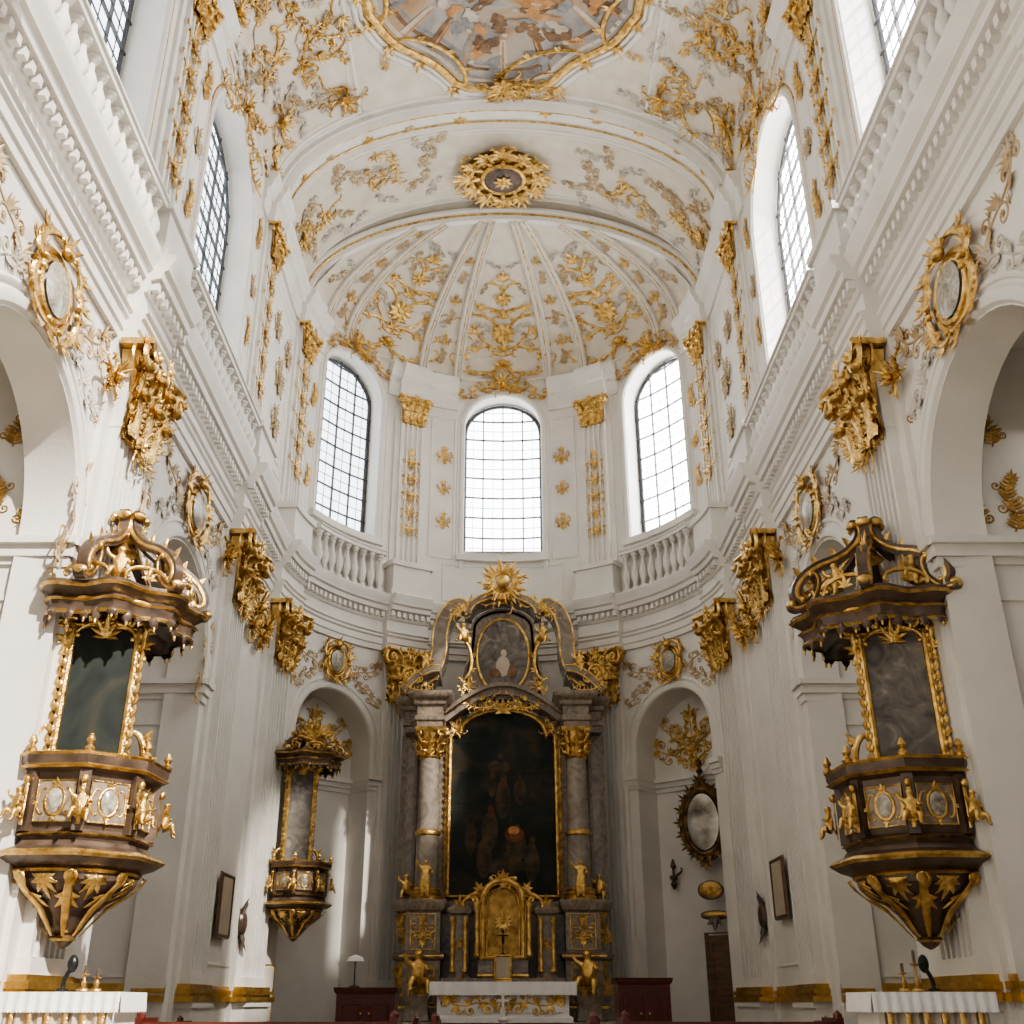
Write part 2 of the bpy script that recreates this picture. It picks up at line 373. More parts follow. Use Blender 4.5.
# ---- pilasters
def pil(mb,c,hw,z0,z1,d0,d1,nf=6,dp=.11):
    g=.07; pts=[(c-hw,0),(c-hw,d1)]; w=(2*hw-2*g)/nf
    for i in range(nf):
        a=c-hw+g+i*w
        pts+=[(a+.16*w,d1),(a+.2*w,d1-dp*.7),(a+.5*w,d1-dp),(a+.8*w,d1-dp*.7),(a+.84*w,d1)]
    pts+=[(c+hw,d1),(c+hw,0)]
    mb.grid([[(u,z0,d),(u,z1,d)] for u,d in pts])
for sg in (-1,1):
    for i,(c,hw) in enumerate(PILL):
        mb=MB(); u=sg*c
        ex=.28 if i else .1
        mb.bx(u-hw-ex,u+hw+ex,-1.3,9.295,0,.09,0,4); pil(mb,u,hw,.5,7.9,.09,.25,6)
        for za,zb,q in ((-1.3,-.1,.1),(-.1,0,.15),(.3,.5,.03)): mb.bx(u-hw-q,u+hw+q,za,zb,0,.26+q,0,3)
        mb.bx(u-hw-.012,u+hw+.012,7.86,9.297,0,.262,0,3)
        if i in (1,2,3):
            for za,zb,q in ((.002,.10,.15),(.10,.14,.06),(.14,.22,.11),(.22,.3,.05)): mb.bx(u-hw-q-.12,u+hw+q+.12,za,zb,0,.28+q,1,3)
        else: mb.bx(u-hw-.1,u+hw+.1,0.002,.298,0,.34,0,3)
        trim(mb.to(W),[PL,GOLDB],'white fluted pilaster with gilded base moulding')
    for i,(c,hw) in enumerate(PU):
        mb=MB(); u=sg*c; zt=12.0
        mb.bx(u-hw-.18,u+hw+.18,zt+.05,18.0,0,.07,0,3); pil(mb,u,hw,zt+.2,17.2,.07,.16,4,.07); mb.bx(u-hw-.01,u+hw+.01,17.15,17.99,0,.165,0,3)
        mb.bx(u-hw-.25,u+hw+.25,11.1,zt-.12,0,.5,0,3); mb.bx(u-hw-.33,u+hw+.33,zt-.12,zt+.04,0,.57,0,3); mb.bx(u-hw-.33,u+hw+.33,10.92,11.1,0,.57,0,3)
        trim(mb.to(W),PL,'white upper pilaster on a pedestal')
for sg in (-1,1):
    mb=MB()
    for a,b in ((9.1,11.7),(17.9,P1-.9),(P1+.9,20.95),(7.0,7.38)):
        for za,zb,q in ((0,.10,.12),(.10,.14,.04),(.14,.22,.09),(.22,.3,.04)): mb.bx(min(sg*a,sg*b),max(sg*a,sg*b),za,zb,0,q,0,5)
    w=mb.to(W)
    for y in (20.64,13.55):
        for za,zb,q in ((0,.10,.12),(.10,.14,.04),(.14,.22,.09),(.22,.3,.04)):
            k=MB().bx(min(sg*6.0,sg*9.9),max(sg*6,sg*9.9),za,zb,-y,-y+q); w.merge(k,lambda u,v,h:(u,-h,v+E))
    make('baseboard_%s'%('left' if sg<0 else 'right'),w,GOLDB,kind='structure',label='gilded base moulding along the piers',cat='baseboard')
mb=MB()
def rect(a,b,z0,z1,d=0,w=.035,m=0):
    n=6; pts=[(a+(b-a)*i/n,z0,d) for i in range(n+1)]+[(b+(a-b)*i/n,z1,d) for i in range(n+1)]; mb.stroke(pts,w,.8,m,True)
for sg in (-1,1):
    for a,b,z0,z1 in ((9.2,11.6,.7,8.9),(1.6,2.4,12.6,17.6),(7.05,7.5,12.6,17.6),(9.1,11.8,12.6,17.6),(9.3,11.6,12.9,17.3),(.3,1.9,11.2,12.4),(9.1,11.8,11.2,12.2),(13.4,13.9,12.5,17.5),(18.25,18.85,12.5,17.5)):
        rect(sg*a,sg*b,z0,z1)
trim(mb.to(W),PL,'white raised wall panel mouldings')
# ---- balustrades
for sg in (-1,1):
    for a,b,zt,d0 in ((4.0,6.9,12.3,.12),(13.45,18.95,11.95,.24),(20.75,25.9,11.95,.24)):
        a2,b2=(a,b) if sg>0 else (-b,-a)
        p=empty('balustrade',W((a2+b2)/2,10.95,d0+.15),'white stone balustrade with turned balusters on the cornice','balustrade','gallery balustrades')
        mb=MB(); mb.bx(a2,b2,10.935,11.0,d0,d0+.26,0,8); make('plinth',mb.to(W),PL,p)
        mb=MB(); mb.bx(a2,b2,zt-.15,zt-.04,d0,d0+.26,0,8); mb.bx(a2,b2,zt-.04,zt,d0-.03,d0+.3,0,8); make('rail',mb.to(W),PL,p)
        n=int((b-a)/.31); hh=zt-.15-11.0
        bal=MB(); bal.lathe([(r*1.15,z*hh) for r,z in [(.09,0),(.09,.08),(.05,.1),(.06,.16),(.11,.35),(.1,.45),(.045,.68),(.035,.82),(.07,.87),(.05,.9),(.09,.94),(.09,1.0)]],seg=10)
        balme=None
        for i in range(n):
            s=a2+(b2-a2)*(i+.5)/n; x,y,z=W(s,11.0,d0+.13)
            if balme is None:
                o=make('baluster',bal.to(lambda u,v,h:(x+u,y-h,z+v)),PL,p); balme=o.data
            else:
                o=bpy.data.objects.new('baluster',balme); fin(o,(x,y,z),p,None,None,None,None)
# ================================================================= ORNAMENT LIBRARY
def o_capital(w=1.5,h=1.5,seed=3):
    r=random.Random(seed); m=MB(); hw=w/2
    def bw(t): return hw*(.62+.3*t*t)
    def bd(t,q): return (.10+.2*t*t)*(1-.55*q*q)
    rows=[]
    for t in [i/6 for i in range(7)]:
        rows.append([(bw(t)*q,h*.92*t,bd(t,q) if abs(q)<1 else -.12) for q in (-1,-.95,-.6,-.2,.2,.6,.95,1)])
    m.grid(rows,0,caps=True)
    def big(u,v0,v1,h0,h1,ww,side):
        pts=[];ws=[]
        for i in range(11):
            t=i/10; pts.append((u+side*t*t*.14,v0+(v1-v0)*sin(t*pi/2),h0+(h1-h0)*t**2.2)); ws.append(ww*(.7+.3*abs(sin(4.5*pi*t)))*(1-t**7)+.01)
        m.stroke(pts,ws,.45); e=pts[-1]; m.ell(e[0],e[1]-.05,e[2]+.01,ww*.85,.07,.09,0,10,6)
        for k in (2,4,6,8):
            for sd in (-1,1): m.acan(pts[k][0]+sd*ww*.5,pts[k][1],pi/2-sd*.8,ww*1.3,ww*.26,3,.9,0,pts[k][2]+.02,.5)
        m.stroke([(a,b,c+ww*.3) for a,b,c in pts[:9]],.02,1)
    for i in range(3):
        q=i-1; big(q*hw*.52,.0,h*.46,.12,.34-abs(q)*.05,hw*.24,q)
    for i in range(4):
        q=i-1.5; big(q*hw*.44,h*.2,h*.74,.12,.42-abs(q)*.05,hw*.19,q*.9)
    for sd in (-1,1):
        for k in range(4): m.acan(sd*bw(k*.2),h*(.04+.2*k),.6+.12*k if sd>0 else pi-.6-.12*k,.34+.03*k,.05,5,1.8,0,.02+.05*k,.4)
        m.spiral(sd*hw*.88,h*.8,.23,pi/2+sd*.2,1.6,-sd,.07,0,24,.28,.18); m.spiral(sd*hw*.88,h*.8,.23,pi/2+sd*.2,1.2,-sd,.05,0,18,.1,.1)
        m.spiral(sd*hw*.26,h*.82,.14,pi/2,1.4,sd,.042,0,18,.3,.08)
        m.curl('C',(sd*hw*.12,h*.62),(sd*hw*.75,h*.94),.045,2.4,-sd,0,24,2,.28)
        m.acan(sd*hw*1.0,h*.9,.4 if sd>0 else pi-.4,.3,.04,5,1.8,0,.25,.3)
    m.rosette(0,h*.93,.22,0,8,.38)
    ab=[(-hw*1.08+hw*2.16*i/12,.40-.16*sin(pi*i/12)) for i in range(13)]
    m.grid([[(u,h*.93,-.12),(u,h*.93,d),(u,h*.965,d+.04),(u,h,d+.02),(u,h,-.12)] for u,d in ab],0,caps=True)
    return m
def o_cart():
    m=MB()
    m.disc(0,0,.27,.4,.1,.07,1); m.ring(0,0,.31,.44,.06,1.4); m.ring(0,0,.41,.56,.05,1.1)
    for sd in (-1,1):
        m.curl('C',(sd*.16,.68),(sd*.42,.12),.065,3.2,-sd,0,26,2,.06,.08)
        m.curl('C',(sd*.42,-.05),(sd*.12,-.62),.06,3.2,-sd,0,26,2,.06,.08)
        m.acan(sd*.4,.35,.5 if sd>0 else pi-.5,.26,.045,5,1.5,0,.06)
        m.acan(sd*.38,-.35,-.5 if sd>0 else pi+.5,.24,.04,5,1.5,0,.06)
        m.acan(sd*.42,0,0 if sd>0 else pi,.2,.04,5,1.8,0,.08)
        m.leaf(sd*.1,-.6,-1.2 if sd>0 else pi+1.2,.3,.05,sd*.5)
    m.acan(0,.58,pi/2,.34,.055,7,2.4,0,.1,.5); m.ell(0,.62,.14,.1,.1,.1)
    m.acan(0,-.6,-pi/2,.3,.05,5,1.3,0,.06)
    return m
def o_drop(n=5,L=3.4,wd=.42):
    m=MB(); m.stroke([(0,0),(0,L)],.022,1)
    for k in range(n):
        y=L*(k+.55)/n
        m.rosette(0,y,.15,0,7,.03)
        for sd in (-1,1):
            m.curl('S',(0,y-.06),(sd*wd,y+.2),.034,2.8,sd,0,22,2)
            m.curl('C',(sd*.04,y-.12),(sd*wd*.75,y-.3),.03,2.8,-sd,0,20,1)
            m.leaf(0,y+.1,pi/2-sd*.5,.28,.04,-sd*.5); m.leaf(0,y-.1,-pi/2+sd*.6,.24,.035,sd*.5)
        m.acan(0,y-.12,-pi/2,.28,.045,3,.9)
    m.acan(0,L,pi/2,.3,.05,5,1.4); return m
def o_vine(seed=0,m0=0):
    r=random.Random(seed); m=MB()
    pts=curve('S',(0,0),(1.5,.9),2.2,1,32); m.stroke(pts,[.042*(1-.5*i/32) for i in range(33)],.9,m0)
    for k in range(5):
        i=4+k*6; a=pts[i];b=pts[min(i+1,32)]; an=atan2(b[1]-a[1],b[0]-a[0]); sd=1 if k%2 else -1
        rr=.17+.06*r.random(); cx=a[0]+cos(an+sd*1.3)*rr; cy=a[1]+sin(an+sd*1.3)*rr
        m.spiral(cx,cy,rr,an+sd*1.3+pi,1.4,sd,.03,m0)
        m.rosette(cx,cy,.08,m0,6,.02)
        for q in range(4): m.leaf(a[0],a[1],an-sd*(.4+.45*q),.26+.1*r.random(),.045,-sd*.7,m0)
        m.acan(cx+cos(an)*rr,cy+sin(an)*rr,an,.2,.035,3,1.2,m0)
    e=pts[-1]; m.acan(e[0],e[1],.7,.34,.05,5,1.8,m0); m.acan(0,0,pi+.5,.26,.045,5,1.6,m0); return m
def o_branch(seed=0):
    m=MB()
    for sd in (-1,1):
        m.curl('S',(0,.1),(sd*.5,.75),.04,2.8,sd,0,24,3); m.curl('C',(0,.2),(sd*.42,.1),.035,3.0,-sd,0,22,2)
        m.curl('S',(sd*.05,.5),(sd*.25,1.15),.03,2.6,-sd,0,22,3)
        for q in range(5): m.leaf(sd*.08*q,.15+.18*q,pi/2-sd*(.6+.2*q),.26,.045,-sd*.7); m.leaf(sd*.05,.1+.2*q,pi/2-sd*1.1,.2,.04,sd*.6)
    m.stroke([(0,0),(0,1.1)],.025,1); m.acan(0,1.0,pi/2,.34,.05,5,1.3); m.acan(0,.15,-pi/2,.3,.045,5,1.6); m.rosette(0,.45,.14,0,8,.03); return m
def o_twig(seed=0):
    r=random.Random(seed+9); m=MB(); pts=[(.12*sin(2.2*t*3),1.5*t) for t in [i/14 for i in range(15)]]; m.stroke(pts,.025,.9)
    for i in range(1,15):
        for sd in (-1,1):
            m.leaf(pts[i][0],pts[i][1],pi/2-sd*(.8+.3*r.random()),.32*(1-.4*i/15)+.05*r.random(),.055,-sd*.5)
        if i%3==0:
            sd=1 if i%2 else -1; m.spiral(pts[i][0]+sd*.3,pts[i][1],.14,pi if sd>0 else 0,1.2,sd,.03)
    m.acan(pts[-1][0],pts[-1][1],pi/2,.28,.05,5,1.5); return m
def o_panel():
    m=MB()
    m.rosette(0,1.35,.34,0,10,.05); m.rosette(0,2.35,.2,0,8,.04); m.ring(0,1.35,.2,.2,.03,1,0,20,.05)
    for sd in (-1,1):
        m.curl('C',(sd*.15,.35),(sd*1.0,.25),.048,3.8,sd,0,32,3); m.curl('S',(sd*.1,.7),(sd*1.2,1.15),.045,3.6,sd,0,32,3)
        m.curl('C',(sd*.25,1.5),(sd*.85,1.8),.04,3.8,-sd,0,30,3); m.curl('S',(sd*.08,1.9),(sd*.65,2.35),.036,3.4,sd,0,28,2)
        m.curl('C',(sd*.05,2.5),(sd*.35,2.75),.03,3.4,-sd,0,24,2)
        m.curl('C',(sd*.6,.05),(sd*1.35,.75),.032,3.6,sd,0,30,2); m.curl('S',(sd*.1,.2),(sd*.5,-.3),.035,3,sd,0,26,2)
        m.curl('S',(sd*.7,1.2),(sd*1.15,1.85),.026,3.4,-sd,1,28,2); m.curl('S',(sd*.35,.6),(sd*.55,1.6),.03,3.6,sd,1,32,3)
        for q in range(6): m.leaf(0,.15+q*.45,pi/2-sd*(.7+.15*(q%3)),.36-.02*q,.05,-sd*.8)
        m.acan(sd*.95,.6,.3 if sd>0 else pi-.3,.32,.042,5,1.6); m.acan(sd*.7,1.45,.6 if sd>0 else pi-.6,.28,.04,5,1.6,1); m.acan(sd*.45,2.1,.8 if sd>0 else pi-.8,.24,.036,5,1.6,1)
        m.rosette(sd*.75,.85,.12,0,7,.04)
    m.acan(0,2.85,pi/2,.36,.05,5,1.2); m.acan(0,.4,-pi/2,.4,.06,7,2.2); m.acan(0,.75,pi/2,.36,.05,5,1.4,0,.02); m.acan(0,1.8,pi/2,.36,.05,5,1.4,0,.02); m.ell(0,.35,.1,.12,.12,.1); return m
def o_trophy(seed=0):
    r=random.Random(seed); m=MB()
    m.acan(0,0,pi/2+.3,.6,.07,7,2.6,0,.08,.3); m.acan(0,-.1,-pi/2+.4,.46,.065,7,2.6,0,.07,.3)
    for k in range(8):
        a=k*pi/4+r.random()*.5; l=.6+.5*r.random(); m.curl('S' if k%2 else 'C',(cos(a)*.12,sin(a)*.12),(cos(a)*l,sin(a)*l),.036,3.5,1 if k%2 else -1,0,28,2,.04)
    for k in range(5):
        a=r.random()*6.28; m.acan(cos(a)*.55,sin(a)*.55,a,.26,.038,5,1.7,0,.06)
    m.ell(0,0,.1,.11,.15,.12); return m
def o_sweep(seed=0):
    r=random.Random(seed+40); m=MB(); fl=1 if seed%2 else -1
    pts=curve('C',(0,0),(1.9,.35),3.3,fl,44); m.stroke(pts,[.05*(.3+.7*sin(pi*i/44)) for i in range(45)],.8)
    for i in range(8,38,3):
        a=pts[i];b=pts[i+1]; an=atan2(b[1]-a[1],b[0]-a[0])
        for sd in (-1,1): m.leaf(a[0],a[1],an+sd*(.7+.4*r.random()),.22+.18*r.random(),.04,sd*.9,0,.02)
    m.curl('S',(.4,.1),(1.1,-.6),.038,3.5,1,0,30,2); m.curl('C',(.8,.2),(1.7,.95),.036,3.5,-1,0,30,2); m.curl('S',(.2,0),(-.4,.6),.034,3.5,-1,0,28,2); m.curl('C',(1.1,-.2),(1.9,-.5),.03,3.5,1,1,28,2)
    m.acan(.9,.1,1.3,.4,.05,7,2.2,0,.05); m.acan(.4,0,-1.6,.32,.045,5,2,0,.04); m.rosette(1.9,.35,.14,0,8,.03); return m
CAP=[o_capital(seed=i) for i in (3,4)]; CART=o_cart(); DROP=o_drop(); PANEL=o_panel(); BR=[o_branch(0),o_twig(1)]; VI=[o_vine(i) for i in range(3)]; TRO=[o_trophy(i) for i in range(3)]; SW=[o_sweep(i) for i in range(4)]
def put(name,orn,f,mats,label,cat,group,**k): return make(name,orn.to(f),mats,label=label,cat=cat,group=group,**k)
VINEL='pale ochre stucco vine scroll beside an arch'
for sg in (-1,1):
    for i,(c,hw) in enumerate(PILL[:4]):
        sc=(hw*2+.4)/1.5
        put('pilaster_capital',CAP[i%2],comp(W,at(sg*c,7.75,sc,0,sg,.24,1.0,1,1.54/(1.5*sc))),GOLD,'large gilded composite capital with acanthus leaves on a fluted pilaster','capital','gilded lower capitals')
        put('capital_foliage',TRO[i%3],comp(W,at(sg*c,7.85,.5,0,sg,.32,.7)),GOLD,'gilded foliage spray hanging under a pilaster capital','ornament','foliage under the capitals')
    for c,hw in PU:
        if c<25: put('pilaster_capital',CAP[0],comp(W,at(sg*c,17.0,.62,0,sg,.15,.6,1.1,1.02)),GOLD,'small gilded acanthus capital on an upper pilaster','capital','gilded upper capitals')
    for c,hw in PU[:4]:
        put('gilded_drop_ornament',DROP,comp(W,at(sg*c,13.0,.85 if c<4 else 1.1,0,sg,.14)),GOLD,'gilded hanging foliage drop on an upper pilaster','ornament','gilded pilaster drops')
    for s,z,sc,k in ((10.4,8.6,.85,0),(9.4,8.4,.65,1),(11.45,8.6,.66,2),(9.9,8.0,.5,1),(10.9,8.0,.5,0),(7.4,8.3,.42,1),(13.6,8.6,.5,0),(P1-1.0,8.5,.5,2),(P1+1.0,8.5,.45,1)):
        put('frieze_foliage_cluster',TRO[k],comp(W,at(sg*s,z,sc,.4*k,sg,.08,1.3)),GOLD,'gilded foliage cluster linking the pilaster capitals','ornament','foliage clusters between capitals')
    for c,z,sc in ((A2,8.62,1.0),(A1,8.55,1.05)):
        put('wall_cartouche',CART,comp(W,at(sg*c,z,sc,0,sg,.03,.9,1.3,.88)),[GOLD,MEDP],'gilded oval cartouche with painted medallion above an arch','cartouche','gilded medallions over the arches')
    put('wall_cartouche',CART,comp(W,at(sg*NI,8.65,.8,0,sg,.03,.9,1.15,.95)),[GOLD,MEDP],'gilded oval cartouche with painted medallion above an apse niche','cartouche','gilded medallions over the arches')
    for c in (A2,A1):
        for e in (-1,1):
            put('spandrel_vine',VI[1],comp(W,at(sg*c+e*2.3,6.9,.85,pi/2+e*.1,-e,.0,.7)),STU,VINEL,'ornament','stucco spandrel vines')
            put('spandrel_vine',VI[0],comp(W,at(sg*c+e*.85,8.35,.72,.1*e,e,.0,.7)),STU,VINEL,'ornament','stucco spandrel vines')
            put('spandrel_vine',VI[2],comp(W,at(sg*c+e*.9,8.25,.6,-.9*e,e,.0,.7)),STG,VINEL,'ornament','stucco spandrel vines')
    for e in (-1,1):
        put('spandrel_vine',VI[2],comp(W,at(sg*NI+e*.6,8.3,.6,0,e,0,.7)),STU,VINEL,'ornament','stucco spandrel vines')
        put('spandrel_vine',VI[0],comp(W,at(sg*NI+e*.85,8.1,.55,-.9*e,e,0,.7)),STU,VINEL,'ornament','stucco spandrel vines')
    NC=sg*(NI-.2)
    put('niche_foliage_spray',BR[0],comp(W,at(NC,6.1,1.15,0,sg,-ND+.02,.35)),GOLD,'gilded foliage relief in the head of a niche','ornament','niche foliage')
    for e in (-1,1):
        put('niche_foliage_spray',VI[1],comp(W,at(NC+e*.1,5.9,.75,.15*e,e,-ND+.02,.35)),GOLD,'gilded foliage relief in the head of a niche','ornament','niche foliage')
        put('niche_foliage_spray',VI[2],comp(W,at(NC+e*.3,6.7,.5,.35*e,e,-ND+.02,.35)),GOLD,'gilded foliage relief in the head of a niche','ornament','niche foliage')
    for x,z,sc,rt in ((6.6,5.95,.6,.1),(7.15,5.95,.55,-.1),(6.55,7.2,.6,.5),(7.1,7.3,.5,.2),(8.3,6.2,.6,0),(8.2,7.5,.55,.3)):
        put('chapel_foliage_spray',BR[1],comp(lambda u,v,h:(sg*u,13.55-h,v+E),at(x,z,sc,rt)),GOLDD,'gilded leafy spray on the chapel wall','ornament','chapel foliage')
    for c,z,sc,k in ((1.95,15.9,.5,0),(1.95,14.8,.4,0),(1.95,13.6,.45,0),(7.27,15.9,.5,1),(7.27,14.6,.42,0),(7.27,13.3,.45,1),(9.5,15.9,.7,0),(10.9,15.9,.7,0),(10.2,14.6,.9,0),(10.2,13.3,.8,0),(13.7,16.6,.55,1),(18.6,16.4,.6,1),(13.7,15.2,.5,0),(18.6,15,.5,0),(18.6,13.4,.55,1),(13.7,13.8,.5,1)):
        put('gilded_wall_spray',BR[k],comp(W,at(sg*c,z,sc,0,sg,.02)),GOLD if k or c<8 else STU,'gilded leafy spray on the white upper wall','ornament','gilded wall sprays')
for c in (-WI,0,WI):
    put('window_head_cartouche',TRO[1],comp(W,at(c,19.05,.75,0,1,.1,.9)),GOLD,'gilded rocaille cartouche over a window head','cartouche','window head cartouches')
    for e in (-1,1):
        put('window_garland',VI[2],comp(W,at(c+e*.35,AZ+1.4,.75,-.75*e,e,.05,.9)),GOLD,'gilded garland hanging round a window head','garland','window garlands')
for sg in (-1,1):
    for c in (W2,W1):
        put('window_head_cartouche',TRO[2],comp(W,at(sg*c,18.75,.7,0,1,.05,.9)),GOLD,'gilded rocaille cartouche over a window head','cartouche','window head cartouches')
        for e in (-1,1): put('window_garland',SW[1],comp(W,at(sg*c+e*.5,18.6,.7,-.6*e,e,.05,.8)),[GOLD,GOLD],'gilded garland hanging round a window head','garland','window garlands')
# ---- vault arches
def archband(y0,y1,h,gold=True):
    mb=MB(); rows=[]
    cs=[(y0,0),(y0,h*.5),(y0+.06,h*.6),(y0+.1,h),(y0+.18,h+.09),(y0+.26,h),(y0+.3,h*.8),(y1-.3,h*.8),(y1-.26,h),(y1-.18,h+.09),(y1-.1,h),(y1-.06,h*.6),(y1,h*.5),(y1,0)]
    for j in range(65):
        v=-7.6+15.2*j/64; rows.append([(y,v,q) for y,q in cs])
    mb.grid(rows)
    if gold: mb.stroke([(y0+.3,-7.6+15.2*j/64,h*.9) for j in range(65)],.03,.8,1); mb.stroke([(y1-.3,-7.6+15.2*j/64,h*.9) for j in range(65)],.03,.8,1)
    trim(mb.to(V),[PL,GOLD],'transverse arch band of the vault with gilded bead')
archband(21.75,22.75,.24); archband(14.6,15.9,.16)
for yy,ww in ((22.95,.05),(25.85,.05),(21.62,.06),(23.1,.025),(25.6,.03)):
    mb=MB(); mb.stroke([(yy,-7.6+15.2*j/64,0) for j in range(65)],ww,.9); trim(mb.to(V),PL,'thin moulded arch line on the vault')
mb=MB(); rows=[]
for j in range(65):
    t=-pi/2+pi*j/64; x=XM*sin(t); zd=domeZ(x)-E
    nx,nz=sin(t)*.9,cos(t); l=hypot(nx,nz); nx/=l; nz/=l
    rows.append([(x+nx*o_,yy,zd+nz*o_+E) for o_,yy in ((-.04,YA+.15),(-.08,YA+.1),(-.08,YA-.08),(.02,YA-.14),(.1,YA-.14),(.14,YA-.26),(.24,YA-.26),(.28,YA-.1),(.36,YA-.1),(.38,YA-.02))])
mb.grid(rows); 
g2=[]
for j in range(65):
    t=-pi/2+pi*j/64; x=XM*sin(t); zd=domeZ(x)-E; g2.append((x+sin(t)*.06,zd+cos(t)*.06+E,0))
q=MB(); q.stroke(g2,.035,.9,1); mb.merge(q,lambda u,v,h:(u,YA-.15-h,v))
trim(mb,[PL,GOLD],'stepped moulded arch in front of the half dome')
for a in (-66,-56,-27,-15,15,27,56,66):
    mb=MB(); r=a*pi/180; rows=[]; ra=rho0(r)+.02
    for j in range(25):
        rho=ra+(7.6-ra)*j/24; w=.08+.11*(rho/7.6)
        rows.append([(rho*sin(r)+cos(r)*q*w,rho*cos(r)-sin(r)*q*w,hh) for q,hh in ((-1,0),(-1,.11),(-.7,.16),(-.5,.09),(.5,.09),(.7,.16),(1,.11),(1,0))])
    mb.grid(rows); mb.stroke([(p[3][0]*.5+p[4][0]*.5,p[3][1]*.5+p[4][1]*.5,.09) for p in rows],.02,.9,1); trim(mb.to(Dm),[PL,GOLD],'moulded rib of the half dome')
mb=MB(); mb.stroke([(7.35*sin(a),7.35*cos(a),0) for a in [(-76+152*j/60)*pi/180 for j in range(61)]],.06,.9); trim(mb.to(Dm),PL,'moulded ring at the foot of the half dome')
for a,rho,sc in ((0,6.9,1.32),(-41,6.95,1.36),(41,6.95,1.36)):
    r=a*pi/180; put('dome_ornament',PANEL,comp(Dm,at(rho*sin(r),rho*cos(r),sc,pi-r,1,.02,.9)),[GOLD,GOLD],'large gilded candelabra foliage ornament in a dome panel','ornament','dome panel ornaments')
for a in (-21,21,-61,61):
    r=a*pi/180
    for i,(rho,sc) in enumerate(((2.7,.26),(3.4,.3),(4.2,.34),(5.0,.38),(5.9,.42),(6.8,.46))):
        if rho-.3<rho0(r): continue
        put('dome_rosette',BR[i%2],comp(Dm,at(rho*sin(r),rho*cos(r),sc,pi-r,1,.02)),STU if i%2 else GOLD,'small gilded motif between dome ribs','ornament','dome rib motifs')
for a in (-72,72,-53,53,-31,31,-10,10,-47,47,-36,36):
    r=a*pi/180
    for i,(rho,sc) in enumerate(((7.0,.55),(5.9,.42),(4.8,.42),(3.6,.36),(2.5,.25))):
        if rho-.5<(rho0(r)): continue
        if abs(a) in (36,47) and i not in (3,4): continue
        if abs(a)==10 and i in (3,4): sc=.2
        put('dome_vine',VI[i%3],comp(Dm,at(rho*sin(r),rho*cos(r),sc,pi-r+(.8 if a>0 else -.8)*(1 if i%2 else -1),1 if a>0 else -1,.01,.6)),(STG,STU)[i%2],'ochre stucco vine in the half dome','ornament','dome vines')
ro=MB(); ro.disc(0,0,.55,.55,.2,.05,1); ro.ring(0,0,.62,.62,.08,1,0,40,.15); ro.ring(0,0,.95,.95,.06,1,0,40,.12); ro.disc(0,0,1.2,1.2,.02,.12,2)
for i in range(12):
    a=2*pi*i/12; L=.7 if i%3==0 else .5; ro.acan(cos(a)*.98,sin(a)*.98,a,L,.085,7,2.2,0,.12,.3); ro.leaf(cos(a)*.6,sin(a)*.6,a,.4,.07,0,0,.14); ro.curl('C',(cos(a-.2)*1.0,sin(a-.2)*1.0),(cos(a+.25)*1.35,sin(a+.25)*1.35),.045,3.4,1 if i%2 else -1,0,24,2,.12)
ro.rosette(0,0,.3,0,8,.24)
put('vault_rosette',ro,lambda u,v,h:(u*1.0,24.75+v*.92,ZS+3.50-h+E),[GOLD,BRZ,GOLDD],'round gilded rosette with radiating leaves at the crown of the vault','rosette',None)
